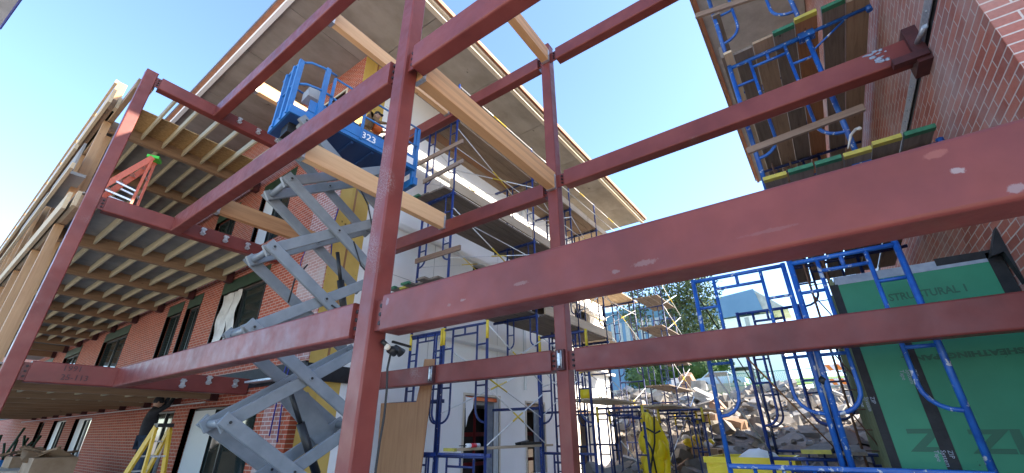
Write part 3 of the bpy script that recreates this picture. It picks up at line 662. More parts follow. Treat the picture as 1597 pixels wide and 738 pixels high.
# ------------------------------------------------------------------ wooden walkway on the left
ww = thing('wooden_walkway', 'three storey timber walkway of joists, girders and posts along the left brick wall', 'walkway', (2.7, 14, GZ))
XL, XR = .95, 4.52
for lv, zb in enumerate((.78, 4.02, 7.08)):
    gy = [13.35+2.72*k for k in range(9)] if lv else [12.2+2.3*k for k in range(10)]
    y_end = 40
    for k, y in enumerate(gy):
        gd = MB().box(XL, XR, y, y+.14, zb, zb+.30).build('girder', 'girder', ww)
        MB().box(XR-.02, BX-.03, y-.03, y+.17, zb-.03, zb+.30).build('hanger', 'steel_dark', gd)
    nj = 8
    j = 0
    for k in range(len(gy)-1):
        for i in range(nj):
            x = XL+.18+i*(XR-XL-.3)/(nj-1)
            if k > 5: continue
            MB().box(x-.022, x+.022, gy[k]+.142, gy[k+1]-.002, zb+.10, zb+.30).build('joist', 'joist', ww)
    for i in range(nj):      # joist tails reaching back to the steel cross beam
        x = XL+.18+i*(XR-XL-.3)/(nj-1)
        if lv: MB().box(x-.022, x+.022, 10.93, gy[0]-.002, zb+.10, zb+.30).build('joist', 'joist', ww)
    if lv == 2: MB().box(1.25, 4.45, 12.25, gy[0]+.1, zb+.302, zb+.325).build('deck_board', 'osb', ww)
    y0 = gy[0]+.1 if lv == 2 else 10.95
    MB().box(XL-.1, BX-.05, y0+.003, y_end, zb+.302, zb+.33).build('deck_board', 'ply', ww)
    MB().box(XL-.16, XL-.10, 11.0 if lv < 2 else 12.2, y_end, zb+.02, zb+.34).build('rim_board', 'rim', ww)
    MB().box(XL-.10, XL-.01, 11.0, y_end, zb-.0, zb+.28).build('edge_girder', 'girder', ww)
# posts between levels, guard studs and guard panels on the outer edge
for k in range(8):
    y = 13.35+2.72*k
    MB().box(XL-.0, XL+.13, y+.16, y+.30, GZ, 7.0).build('post', 'post', ww)
GXo = .72
MB().box(GXo+.0, GXo+.15, 13.35, 40, 7.50, 8.36).build('guard_panel', 'ply', ww)
for k in range(9): MB().box(GXo-.02, GXo+.17, 13.2+2.05*k, 13.34+2.05*k, 7.46, 8.45).build('guard_board', 'post', ww)
for k in range(9): MB().box(GXo-.018, GXo-.001, 13.35+2.05*k, 14.3+2.05*k, 7.52, 8.34).build('guard_board', 'post', ww)
MB().box(GXo-.075, GXo-.022, 13.2, 40, 8.37, 8.47).build('guard_rail', 'rim', ww)
MB().box(GXo-.09, GXo-.03, 12.0, 40, 7.06, 7.44).build('rim_board', 'rim', ww)
MB().box(GXo-.028, XL-.12, 12.4, 40, 7.1, 7.42).build('edge_beam', 'girder', ww)
MB().box(GXo-.12, GXo+.16, 12.2, 14.6, 5.15, 5.22).build('guard_panel', 'ply', ww)
MB().box(GXo-.10, GXo-.06, 12.2, 15.3, 5.25, 5.95).build('guard_panel', 'ply', ww)
MB().box(GXo-.10, GXo-.06, 15.9, 19.5, 5.3, 6.0).build('guard_panel', 'ply', ww)
for z, a in ((5.02, 11.6), (6.35, 13.5)): MB().box(GXo-.16, GXo-.105, a, 40, z, z+.13).build('guard_rail', 'rim', ww)
for k in range(9): MB().box(GXo+.06, GXo+.20, 12.9+2.3*k, 13.06+2.3*k, 4.36, 7.05).build('guard_post', 'post', ww)
for k in range(9): MB().box(GXo+.06, GXo+.20, 12.2+2.3*k, 12.36+2.3*k, 1.12, 4.0).build('guard_post', 'post', ww)
MB().box(GXo-.03, GXo+.03, 11.2, 40, 4.0, 4.36).build('rim_board', 'rim', ww)
# conduits under the decks
cd = MB(); cd.tube([(4.1, 14.2, 6.95), (4.1, 15.8, 6.95)], .03, 6); cd.box(3.95, 4.25, 14.2, 14.35, 6.92, 7.0); cd.tube([(4.35, 12, .70), (4.35, 34, .66)], .016, 6)
cd.build('conduit', 'galv', ww)

# ------------------------------------------------------------------ scaffold builder
SP = [(-2.72, 2.36), (-.36, 2.36), (2.0, 1.10), (3.1, 2.37), (5.47, 2.36)]
def frame(parent, x, y0, y1, zb, h, r, mt, inner=.22, header=True, loops=True, caps='yel', axis='y', pins=True):
    """one welded frame in the plane x = const: two legs, header, inner legs ending in loops"""
    P = (lambda u, z: V((x, u, z))) if axis == 'y' else (lambda u, z: V((u, x, z)))
    m = MB(); w = y1-y0; ri = r*.72
    for u in (y0, y1): m.tube([P(u, zb), P(u, zb+h)], r, 9)
    m.tube([P(y0, zb+h-.03), P(y1, zb+h-.03)], r*.9, 8)
    io = w*inner
    if header:
        m.tube([P(y0+io, zb+h-.19), P(y1-io, zb+h-.19)], ri, 7)
        m.tube([P((y0+y1)/2, zb+h-.19), P((y0+y1)/2, zb+h-.03)], ri, 7)
    if loops:
        for u, s_ in ((y0, 1), (y1, -1)):
            lb = zb+(.53 if h > 1.5 else .25); c = io*.9
            pts = [P(u+s_*io, zb+h-.03), P(u+s_*io, lb+c)]
            for k in range(1, 6):
                t = k/5*PI/2; pts.append(P(u+s_*(io-c+c*math.cos(t)), lb+c-c*math.sin(t)))
            pts.append(P(u, lb)); m.tube(pts, ri, 7)
            for q in ((1.17, 1.93) if h > 1.5 else (.7,)): m.tube([P(u, zb+q), P(u+s_*io, zb+q)], ri*.9, 6)
    f = m.build('frame', mt, parent)
    if caps:
        for u in (y0, y1):
            MB().tube([P(u, zb+h-.34), P(u, zb+h+.02)], r*1.12, 9).build('yellow_sleeve', caps, f)
    return f
def ladder_frame(parent, x, y0, y1, zb, h, r, mt):
    m = MB(); ri = r*.7
    for u in (y0, y1): m.tube([(x, u, zb), (x, u, zb+h)], r, 8)
    io = (y1-y0)*.22
    for u, s_ in ((y0, 1), (y1, -1)):
        c = io*.9; lb = zb+(.53 if h > 1.5 else .2)
        pts = [V((x, u, zb+h*.97)), V((x, u+s_*io, zb+h*.97)), V((x, u+s_*io, lb+c))]+[V((x, u+s_*(io-c+c*math.cos(k/5*PI/2)), lb+c-c*math.sin(k/5*PI/2))) for k in range(1, 6)]+[V((x, u, lb))]
        m.tube(pts, ri, 6)
        for q in ((.95, 1.35, 1.8) if h > 1.5 else (.6,)): m.tube([(x, u, zb+q), (x, u+s_*io, zb+q)], ri*.8, 6)
    m.tube([(x, y0, zb+h*.97), (x, y1, zb+h*.97)], r*.9, 8)
    return m.build('frame', mt, parent)
def brace(parent, p, q, r=.013, mt='galv_wht', mid=True, name='brace'):
    p, q = V(p), V(q); m = MB(); m.tube([p, q], r, 6); b = m.build(name, mt, parent)
    if mid:
        c = (p+q)/2; d = (q-p)*.09; MB().tube([c-d, c+d], r*1.3, 6).build('yellow_band', 'yel', b)
    return b
def xbrace(parent, x0, x1, y, z0, z1, r=.013, **k):
    brace(parent, (x0, y-.03, z0), (x1, y-.03, z1), r, **k); brace(parent, (x0, y-.045, z1), (x1, y-.045, z0), r, **k)
ORD = ['outermost', 'second from outside', 'third from outside', 'fourth from outside', 'fifth from outside', 'innermost']
def plank(x0, x1, y0, y1, z, mt, label, group, cap=None, t=.045, name='scaffold_plank', edge=False):
    o = MB(); o.box(x0, x1, y0, y1, z, z+t) if not edge else o.box(x0, x1, y0, y0+t, z, z+edge)
    ob = tag(o.build(name, mt), label, 'plank', group)
    if cap:
        c_ = MB().box(x0-.012, x0+.07, y0-.004, y1+.004, z-.004, z+t+.004).build('painted_end', cap, ob)
    return ob

# ------------------------------------------------------------------ white-wall scaffold (upper, long)
sA = thing('scaffold', 'tall blue tube scaffold with cross braces along the white wall', 'scaffold', (10.5, 6.9, GZ))
YO, YI = 6.41, 7.45; HX = [6.45, 10.12, 12.72, 15.0, 18.4]
hh = 1.18
for i, x in enumerate(HX):
    for k, (zb, h_) in enumerate(SP):
        if k == 0: h_ += zb-GZ-.02; zb = GZ+.02; h_ = -.36-zb
        if i == 1 and k < 2: MB().tube([(x, YO, zb), (x, YO, zb+h_)], .030, 8).build('post', 'blue', sA)
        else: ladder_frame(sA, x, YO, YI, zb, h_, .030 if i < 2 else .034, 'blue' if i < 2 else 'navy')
    MB().tube([(x, YO, 7.83), (x, YO, 8.95)], .03, 8).build('guard_post', 'blue', sA)
for i in range(len(HX)-1):
    a, b = HX[i], HX[i+1]
    for z in (.3, 3.6, 6.0):
        xbrace(sA, a, b, YO, z+.05, z+1.35, .014)
        if z > 1: xbrace(sA, a, b, YI, z+.05, z+1.35, .011)
    for z in (8.85, 8.4): brace(sA, (a, YO-.03, z), (b, YO-.03, z+.02), .016, mid=(z > 8.6), name='guard_rail')
    for z in (6.75, 4.75): brace(sA, (a, YO-.03, z), (b, YO-.03, z+.02), .012, mid=False, name='guard_rail')
for x in HX:
    for z in (7.72, 5.42, 3.08, .62):
        MB().bar((x+.03, YO-.05, z-.04), (x+.03, YI+.55, z-.04), .05, .07).build('bearer', 'navy', sA)
for i, (lv, z, x0, x1, mt_) in enumerate((('top', 7.68, 6.2, 10.4, 'plank'), ('third', 5.42, 6.15, 10.5, 'plank_gr'), ('second', 3.10, 6.1, 10.5, 'plank_gr'))):
    n = 6
    for k in range(n):
        y0 = YO+.02+k*.265
        if lv == 'top' and k > 4: continue
        plank(x0+random.uniform(-.12, .12), x1, y0, y0+.25, z, 'plank_or' if (lv == 'top' and k == 3) else mt_,
              '%s weathered board in the near %s deck of the white wall scaffold' % (ORD[k], lv), 'boards of the %s scaffold deck' % lv, cap=('cap_g' if k % 2 else 'cap_y') if lv != 'top' and k > 2 else None)
    for k in range(n):
        y0 = YO+.02+k*.265
        if k < 5 or lv != 'top':
            plank(10.52, 14.9, y0, y0+.25, z+.05, mt_, '%s board in the middle stretch of the %s white wall deck' % (ORD[k], lv), 'far boards of the %s scaffold deck' % lv)
            plank(14.95, 19.0, y0, y0+.25, z+.05, 'plank_lt', '%s board at the distant end of the %s white wall deck' % (ORD[k], lv), 'distant boards of the %s scaffold deck' % lv)
plank(6.35, 10.0, YO-.01, 0, 5.50, 'plank_lt', 'pale toe board standing on edge along the third deck', None, edge=.27, name='toe_board')
plank(10.05, 14.2, YO-.01, 0, 5.50, 'plank_lt', 'pale toe board standing on edge farther along the third deck', None, edge=.27, name='toe_board')
plank(9.9, 14.2, YO-.01, 0, 7.76, 'plank_lt', 'pale toe board on edge at the top deck beyond the second post', None, edge=.27, name='toe_board')
plank(14.25, 19, YO-.01, 0, 7.76, 'plank_lt', 'pale toe board on edge at the far end of the top deck', None, edge=.25, name='toe_board')
plank(10.6, 15.5, YO-.01, 0, 3.2, 'plank_lt', 'pale toe board on edge along the second deck beyond the second post', None, edge=.3, name='toe_board')
for px1, py1, px2, py2, X, lb in ((650, 257, 722, 220, 6.40, 'upper brown guard timber tied across the scaffold end'), (660, 284, 722, 251, 6.40, 'lower brown guard timber tied across the scaffold end'), (648, 408, 718, 386, 6.40, 'dark red guard timber tied across the scaffold end above the big beam')):
    a, b = ux(px1, py1, X), ux(px2, py2, X); b = V((X, b.y, b.z))
    m_ = MB().bar(a, b, .045, .12); tag(m_.build('guard_timber', 'plank_y'), lb, 'timber')
# ------------------------------------------------------------------ low walk-through scaffold bays
sB = thing('scaffold', 'low blue walk-through scaffold frames standing before the white doorways', 'scaffold', (7.2, 5.9, GZ))
for zt, h_ in ((GZ+.02, 1.32), (-.36, 2.36)):
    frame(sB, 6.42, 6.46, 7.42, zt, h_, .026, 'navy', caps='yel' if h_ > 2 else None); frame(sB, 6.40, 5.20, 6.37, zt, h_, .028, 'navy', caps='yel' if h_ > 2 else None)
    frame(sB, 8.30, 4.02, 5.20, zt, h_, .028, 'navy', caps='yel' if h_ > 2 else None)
for z in (-.2, .95): xbrace(sB, 6.40, 8.30, 5.20, z, z+.95, .012); 
xbrace(sB, 8.3, 12.6, 5.2, .9, 2.0, .013)
MB().bar((6.42, 5.1, -.36), (6.42, 7.5, -.36), .05, .06).build('bearer', 'blue', sB)
pw = plank(6.3, 9.8, 5.85, 6.10, -.30, 'plank_lt', 'single pale plank at waist height in front of the two doorways', None, cap='cap_y')
p = ux(735, 701, 6.9)
can = MB().tube([(6.62, 5.86+.05, -.215), (6.62, 5.86-.02, -.215), (6.95, 5.8, -.215)][1:], .038, 10); can.build('caulk_tube', 'white_p').name
o_ = bpy.data.objects['caulk_tube']; tag(o_, 'white caulking tube lying on the pale plank before the doorway', 'tube')
MB().tube([(6.62, 5.845, -.215), (6.46, 5.88, -.215)], [.012, .006], 8).build('nozzle', 'black', o_)
MB().tube([(6.72, 5.825, -.215), (6.86, 5.81, -.215)], .0392, 10).build('label_band', 'red_tool', o_)
tl_ = MB(); tl_.box(8.5, 9.5, 5.9, 6.05, -.252, -.20); tl_.tube([(8.4, 5.97, -.22), (8.9, 5.97, -.17)], .02, 6)
tag(tl_.build('hand_tool', 'black'), 'black hand tool lying on the plank beside the second post', 'tool')
# ------------------------------------------------------------------ far scaffold towers behind the second post
sC = thing('scaffold', 'dark far scaffold towers right of the second steel post, low decks', 'scaffold', (15, 4.5, GZ))
for x, y0, y1 in ((10.4, 3.75, 4.9), (12.6, 4.4, 5.55), (15.0, 3.7, 4.9), (17.5, 3.9, 5.1), (12.6, 2.95, 4.1)):
    frame(sC, x, y0, y1, GZ+.05, .55-GZ-.05, .03, 'navy')
for x0, x1, y, z in ((10.4, 12.6, 4.4, -1.5), (12.6, 15, 4.4, -1.5), (15, 17.5, 3.9, -1.5), (12.6, 15, 3.7, -.3)): xbrace(sC, x0, x1, y, z+.1, z+1.3, .014)
for k in range(4):
    plank(12.3, 15.4, 3.6+k*.27, 3.85+k*.27, .62, 'plank_lt', '%s pale board in the low deck beside the yellow sheet' % ORD[k], 'boards of the low far deck')
    plank(15.5, 18.6, 3.6+k*.27, 3.85+k*.27, .66, 'plank_lt', '%s pale board of the low deck end over the rubble' % ORD[k], 'end boards of the low far deck')
    plank(10.2, 12.7, 4.6+k*.27, 4.85+k*.27, .72, 'plank_lt', '%s pale board of the deck under the yellow bucket' % ORD[k], 'boards under the yellow bucket')
for (x, ys_, z0, n) in ((21.5, (6.0, 7.2), -1, 7), (24.5, (6.3, 7.5), -1, 6)):
    for k in range((n+1)//2): ladder_frame(sC, x, ys_[0], ys_[1], z0+k*2.3, 2.3, .035, 'navy')
for z in (1.8, 3.2, 4.6, 5.9): xbrace(sC, 21.5, 24.5, 6.0, z, z+1.2, .018)
for z, x0, x1, ln in ((3.3, 20.8, 25.2, 'second'), (4.7, 20.9, 25, 'third'), (1.9, 20.5, 25, 'lowest'), (6.2, 20.8, 23.8, 'top')):
    for k in range(3): plank(x0, x1, 6.0+k*.4, 6.37+k*.4, z, 'plank_gr', '%s board in the %s deck of the farthest scaffold near the tree' % (ORD[k], ln), 'boards of the farthest scaffold')
# ------------------------------------------------------------------ right scaffold
sR = thing('scaffold', 'paint-spattered bright blue mason scaffold beside the right brick wall', 'scaffold', (6.3, 0, GZ))
XR1, hr = 6.30, 1.172
ym, yr, yl = .075, -1.02, 1.27
for k, (zb, h_) in enumerate(SP):
    if k == 0: zb = GZ+.02; h_ = -.36-zb
    if k < 2: frame(sR, XR1, ym+.055, yl, zb, h_, .030, 'blue_near', inner=.24, caps=None)
    frame(sR, XR1, yr, ym-.025, zb, h_, .034, 'blue_near', inner=.27, caps=None)
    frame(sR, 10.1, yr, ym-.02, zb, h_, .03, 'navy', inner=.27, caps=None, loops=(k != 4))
    if k < 2: frame(sR, 8.3, ym+.06, 1.05, zb-(.1 if k else 0), h_, .028, 'blue', inner=.26, caps=None)
    if k < 2: frame(sR, 11.3, .2, 1.3, zb-(.1 if k else 0), h_, .03, 'navy', inner=.26, caps=None)
MB().bar((XR1-.03, yl, -.385), (XR1-.03, yr, -.385), .045, .05, ch=.012).build('bearer', 'blue_near', sR)
bk = []
for z in (5.44, 3.05):
    b_ = MB(); b_.tube([(XR1, ym, z), (XR1, WY+.12, z+.04)], .028, 8); b_.tube([(XR1, yr+.0, z-.32), (XR1, WY+.35, z+.03)], .016, 6); b_.tube([(XR1, WY+.12, z+.10), (XR1, WY+.12, z-.03)], .04, 8)
    b_.box(XR1-.06, XR1+.06, yr-.1, yr+.1, z-.06, z+.05); b_.build('side_bracket', 'blue_near', sR)
    b_ = MB(); b_.tube([(10.1, ym, z), (10.1, WY+.12, z+.04)], .032, 8); b_.build('side_bracket', 'navy', sR)
for x in (XR1,):
    b_ = MB(); b_.tube([(x, ym+.03, .5), (x, ym-.02, .55)], .045, 6); b_.build('clamp', 'black', sR)
brace(sR, (XR1+.05, yl, .75), (8.3, 1.05, -.3), .013, mid=False); brace(sR, (XR1+.05, .9, 1.0), (8.3, .1, -.4), .011, mt='plank_or', mid=False)
brace(sR, (XR1+.05, ym, .9), (8.3, ym+.1, -.5), .014, mid=False); brace(sR, (8.3, 1.05, 1.4), (11.3, 1.3, -.1), .013, mid=False)
brace(sR, (XR1+.03, yl-.02, 1.75), (8.3, 1.05, .7), .010, mt='black', mid=False)
xbrace(sR, XR1, 10.1, ym+.03, 3.9, 5.3, .012, mid=False)
MB().bar((XR1-.05, .15, 3.78), (XR1-.05, -1.27, 3.87), .05, .10).build('guard_timber', 'plank_y', sR)
MB().bar((XR1-.05, .32, 6.86), (XR1-.05, -1.4, 6.42), .05, .10).build('guard_timber', 'plank_y', sR)
bpy.data.objects['guard_timber']
# planks of the two right decks, painted ends towards us
pl_mat = ['plank_gr', 'plank', 'plank_gr', 'plank_gr', 'plank_or', 'plank_gr', 'plank_gr', 'plank_gr']
desc = ['bare end', 'bare end', 'green painted end', 'yellow painted end', 'green end at the brick side', 'bare end', 'end']
ends = [None, None, 'cap_g', 'cap_y', 'cap_g', None]
lab5 = ['outer grey board of the high right deck nearest the sky', 'second grey board of the high right deck', 'green ended board of the high right deck', 'yellow ended orange board of the high right deck', 'green ended board beside the brick wall in the high deck', 'plain board against the brick wall in the high deck']
for k in range(6):
    y1 = ym-.13-k*.285-(.0 if k < 4 else .05); x0 = [6.10, 6.05, 6.02, 5.95, 5.97, 6.05][k]
    plank(x0, 12.4, y1-.27, y1, 5.49, 'plank_or' if k == 3 else ('plank' if k % 2 else 'plank_gr'), lab5[k], 'boards of the high right deck', cap=ends[k])
plank(6.05, 12.4, ym+.0, 0, 5.49, 'plank_gr', 'grey toe board on edge at the sky side of the high right deck', None, edge=.24, name='toe_board')
plank(6.0, 12.2, ym-.115, ym+.0, 5.49, 'plank_lt', 'narrow pale strip board at the sky side of the high right deck', None)
plank(6.2, 12.2, ym-.12, ym+.0, 6.6, 'plank_gr', 'grey rail board above the high right deck beside the outer legs', None)
lab3 = ['short tilted yellow ended board at the sky side of the lower right deck', 'first green ended board of the lower right deck', 'second green ended board of the lower right deck', 'third board with yellow green end in the lower right deck', 'yellow ended board near the brick wall in the lower right deck', 'dark green ended board touching the brick wall, lower right deck']
e3 = ['cap_y', 'cap_g', 'cap_g', 'cap_y', 'cap_y', 'cap_g']
for k in range(6):
    y1 = ym-.02-k*.30; x0 = [6.0, 5.98, 5.98, 5.98, 5.99, 5.99][k]
    plank(x0, 11.5, y1-.27, y1, 3.10+(.05 if k > 3 else 0), 'plank_gr', lab3[k], 'boards of the lower right deck', cap=e3[k])
# lashed rag
rg = MB(); p = ux(1336, 203, 6.24)
rg.tube([(6.24, p.y, p.z+.02), (6.22, p.y+.08, p.z-.06), (6.22, p.y+.16, p.z-.24)], [.02, .018, .008], 7); rg.ball((6.22, p.y-.02, p.z), .02, .03, .025, .3)
tag(rg.build('tie_rag', 'tarp'), 'knotted pale rag tied on the blue leg above the lower right deck', 'rag')
wt = MB(); wt.tube([(8.3, .9, -.45), (8.3, -.4, -.45)], .025, 6); 
plank(7.9, 11.4, .25, .60, -.30, 'plank_gr', 'weathered plank low behind the double blue legs', 'planks low behind the right scaffold', cap='cap_y')
plank(8.0, 11.6, -.15, .20, -.32, 'plank_gr', 'darker weathered plank low behind the double blue legs', 'planks low behind the right scaffold')

# rusty rebar ladder/narrow mast beside the green box
rm = thing('rebar_cage', 'thin rusty rebar cage standing between the blue legs and the green box', 'rebar cage', (9.5, -.25, GZ))
r_ = MB()
for y in (-.42, -.12):
    r_.tube([(9.4, y, GZ), (9.0, y-.02, 5)], .018, 6); r_.tube([(9.8, y, GZ), (9.5, y-.02, 5)], .014, 6)
for k in range(22): z = GZ+.2+k*.3; r_.tube([(9.4-.4*(z-GZ)/6.7, -.43, z), (9.4-.4*(z-GZ)/6.7, -.11, z)], .010, 5)
for k in range(5): z = GZ+.3+k*1.0; r_.tube([(9.4, -.42, z), (9.35, -.12, z+.7)], .012, 5)
M['rust'] = noisy('rusty_steel', (.12, .06, .035), (.20, .10, .06), 12, .8)
r_.build('bars', 'rust', rm)

# ------------------------------------------------------------------ scissor lift
TH = math.radians(-5); LU = V((math.cos(TH), math.sin(TH), 0)); LN = V((-math.sin(TH), math.cos(TH), 0)); LC = V((3.595, 6.36, 0))
def lp(u, v, z): q = LC+LU*u+LN*v; return V((q.x, q.y, z))
lf = thing('scissor_lift', 'blue platform scissor lift raised on grey folding arms in front of the brick corner', 'scissor lift', lp(0, .4, GZ))
zl = [-1.08, .143, 1.366, 2.59, 3.815, 5.02]; hw = .94
c_ = MB()
q = [lp(-1.25, 0, GZ+.25), lp(1.35, 0, GZ+.25), lp(1.35, .78, GZ+.25), lp(-1.25, .78, GZ+.25)]
c_.prism(q, (0, 0, .34)); c_.build('chassis', 'lift_b', lf)
for u in (-1.0, 1.05):
    for v in (-.06, .84): MB().tube([lp(u, v-.07, GZ+.2), lp(u, v+.07, GZ+.2)], .2, 16).build('wheel', 'rubber', lf)
for i in range(5):
    for v, side in ((0, -1), (.75, 1)):
        a, b = lp(-hw, v+side*.0, zl[i]), lp(hw, v, zl[i+1]); a2, b2 = lp(-hw, v-side*.0, zl[i+1]), lp(hw, v, zl[i])
        off = LN*(side*.045)
        for (p1, p2, o, sgn) in ((a, b, -off, 1), (a2, b2, off, -1)):
            d = (p2-p1).normalized()
            arm = MB().bar(p1-d*.10+o, p2+d*.10+o, .065, .175, ch=.012).build('arm', 'lift_g', lf)
            for pt in (p1, (p1+p2)/2, p2): MB().tube([pt+o-LN*.052, pt+o+LN*.052], .036, 9).build('pivot_pin', 'lift_g', arm)
            for pt in (p1, (p1+p2)/2, p2):
                k = MB().tube([pt+o-LN*.066, pt+o-LN*.060], .02, 7); k.build('pin_hole', 'black', arm)
    MB().tube([lp(-hw, -.04, zl[i+1]), lp(-hw, .79, zl[i+1])], .055, 12).build('cross_tube', 'lift_g', lf)
    MB().tube([lp(hw, -.04, zl[i+1]), lp(hw, .79, zl[i+1])], .055, 12).build('cross_tube', 'lift_g', lf)
for (u0, z0, u1, z1) in ((-.1, .62, .55, -.55), (.25, 3.0, .62, 1.75)):
    cy = MB(); a, b = lp(u0, .36, z0), lp(u1, .36, z1); cy.tube([a, a+(b-a)*.45], .035, 10); cy.tube([a+(b-a)*.4, b], .062, 12); cy.build('hydraulic_cylinder', 'black', lf)
gp = MB(); gp.prism([lp(-.85, .2, 1.36), lp(-.35, .2, 1.72), lp(-.15, .2, 1.78), lp(.45, .2, 1.72), lp(.1, .2, 1.58), lp(-.6, .2, 1.30)], LN*.04); gp.prism([lp(-.85, .5, 1.36), lp(-.35, .5, 1.72), lp(-.15, .5, 1.78), lp(.45, .5, 1.72), lp(.1, .5, 1.58), lp(-.6, .5, 1.30)], LN*.04); gp.build('gusset', 'lift_g', lf)
gp = MB(); gp.prism([lp(-.2, .6, .55), lp(.6, .6, -.15), lp(.95, .6, -.1), lp(.3, .6, .62)], LN*.04); gp.build('gusset', 'lift_g', lf)
for pts in ([(.15, -.08, 4.3), (.45, -.1, 3.9), (.6, -.1, 3.5), (.75, -.1, 3.2)], [(-.25, .3, 2.6), (-.4, .3, 2.3), (-.42, .3, 1.9)], [(.3, -.08, 3.1), (.5, -.09, 2.7), (.8, -.09, 2.5)], [(.1, -.09, 1.9), (.4, -.1, 1.75), (.8, -.1, 1.9)]):
    MB().tube([lp(*p_) for p_ in pts], .014, 6).build('hydraulic_hose', 'black', lf)
MB().prism([lp(.62, -.082, -.16), lp(.86, -.082, .0), lp(.86, -.082, .09), lp(.62, -.082, -.07)], LN*.003).build('decal', 'white_p', lf)
# platform
PZ = 5.2
pf = MB(); u0, u1, v0, v1 = -.95, 1.44, -.05, .85
pf.prism([lp(u0, v0, PZ), lp(u1, v0, PZ), lp(u1, v1, PZ), lp(u0, v1, PZ)], (0, 0, .10)); 
pf.build('platform', 'lift_b', lf)
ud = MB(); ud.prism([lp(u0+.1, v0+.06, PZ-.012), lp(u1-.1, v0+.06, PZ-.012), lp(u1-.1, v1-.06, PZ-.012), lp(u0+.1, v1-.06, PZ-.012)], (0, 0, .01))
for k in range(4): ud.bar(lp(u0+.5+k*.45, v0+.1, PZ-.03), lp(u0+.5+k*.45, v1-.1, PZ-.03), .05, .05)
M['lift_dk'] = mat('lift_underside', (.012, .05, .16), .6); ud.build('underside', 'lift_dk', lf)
tb = MB()
for v in (v0, v1): tb.bar(lp(u0, v, PZ+.20), lp(u1, v, PZ+.20), .02, .24)
for u in (u1,): tb.bar(lp(u, v0, PZ+.17), lp(u, v1, PZ+.17), .02, .18)
tb.build('toe_board', 'lift_b', lf)
rl = MB(); rr = .021
for z in (PZ+.62, PZ+1.10):
    rl.tube([lp(-.60, v0, z), lp(u1, v0, z), lp(u1, v1, z), lp(-.60, v1, z)], rr, 8)
for u, v in ((-.60, v0), (.1, v0), (.85, v0), (u1, v0), (u1, v1), (.5, v1), (-.60, v1), (u1, .4)): rl.bar(lp(u, v, PZ+.05), lp(u, v, PZ+1.1), .045, .045)
rl.build('guard_rail', 'lift_b', lf)
# roll-out end with rounded rails and gate
eg = MB(); ue = -1.22
for z in (PZ+.62, PZ+1.15):
    eg.tube([lp(-.60, v0-.03, z), lp(ue+.35, v0-.03, z), lp(ue+.15, v0+.02, z), lp(ue+.02, v0+.16, z), lp(ue, v0+.3, z), lp(ue, v1, z), lp(-.6, v1+.03, z)], rr*1.1, 8)
for v in (.05, .30, .62): eg.bar(lp(ue, v, PZ-.12), lp(ue, v, PZ+1.15), .09, .05)
eg.bar(lp(ue+.45, v0-.03, PZ-.1), lp(ue+.45, v0-.03, PZ+1.2), .09, .05)
eg.build('end_gate', 'lift_b', lf)
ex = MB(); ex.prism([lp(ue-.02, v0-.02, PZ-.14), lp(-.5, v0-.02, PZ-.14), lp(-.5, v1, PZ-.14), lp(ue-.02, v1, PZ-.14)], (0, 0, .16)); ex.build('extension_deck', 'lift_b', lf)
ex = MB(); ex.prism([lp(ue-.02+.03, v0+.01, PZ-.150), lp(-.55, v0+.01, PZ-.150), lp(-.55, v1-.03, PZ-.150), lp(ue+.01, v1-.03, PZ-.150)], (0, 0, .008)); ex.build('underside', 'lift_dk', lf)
cb = MB(); cb.prism([lp(-.95, .12, PZ+.55), lp(-.65, .12, PZ+.55), lp(-.65, .42, PZ+.55), lp(-.95, .42, PZ+.55)], (0, 0, .22)); cb.build('control_box', 'greyp', lf)
MB().prism([lp(ue+.1, .2, PZ-.35), lp(ue+.35, .2, PZ-.35), lp(ue+.35, .5, PZ-.35), lp(ue+.1, .5, PZ-.35)], (0, 0, .2)).build('battery_box', 'black', lf)
text('number_decal', '323', lp(.10, v0-.013, PZ+.105), LU, (0, 0, 1), .21, 'white_p', lf, .001, sx=1.05, bold=.003)
MB().prism([lp(.60, v0-.014, PZ+.085), lp(1.35, v0-.014, PZ+.085), lp(1.35, v0-.014, PZ+.25), lp(.60, v0-.014, PZ+.25)], LN*.002).build('brand_plate', 'white_p', lf)
text('plate_writing', 'J Rep', lp(.72, v0-.017, PZ+.12), LU, (0, 0, 1), .14, 'black', lf, .001)
rp = MB(); rp.bar(lp(u1+.02, v0+.1, PZ-.35), lp(u1+.02, v0+.1, PZ+1.15), .12, .06); rp.bar(lp(u1+.02, v1-.1, PZ-.35), lp(u1+.02, v1-.1, PZ+.9), .12, .06); rp.prism([lp(u1-.02, v0, PZ-.35), lp(u1+.08, v0, PZ-.35), lp(u1+.08, v1, PZ-.35), lp(u1-.02, v1, PZ-.35)], (0, 0, .18)); rp.build('ladder_end', 'lift_b', lf)
tbx = MB(); tbx.prism([lp(.75, .1, PZ+.11), lp(1.3, .1, PZ+.11), lp(1.3, .4, PZ+.11), lp(.75, .4, PZ+.11)], (0, 0, .22)); tag(tbx.build('carton', 'cardw'), 'tan carton standing on the lift platform', 'carton')
# grey pipe-like air hose bundles: blue cords hanging on the brick
for (a, b, c) in (((455, 545), (440, 590), (420, 680)), ((458, 545), (444, 600), (432, 690)), ((530, 320), (520, 350), (516, 400))):
    pts = [ux(*q_, 4.62) for q_ in (a, b, c)]; tag(MB().tube(pts, .013, 6).build('hanging_cord', 'redhose'), {455: 'left blue cord hanging down the limed brick under the lift arms', 458: 'right blue cord hanging down the limed brick under the lift arms', 530: 'short blue cord on the upper limed brick near the yellow wall'}[a[0]], 'cord')
cords = MB(); cords.tube([ux(490, 385, 4.62), ux(478, 388, 4.62), ux(470, 405, 4.62), ux(466, 430, 4.62)], .011, 6)
tag(cords.build('hanging_cord', 'redhose'), 'curved blue cord looping over the limed brick behind the middle arms', 'cord')

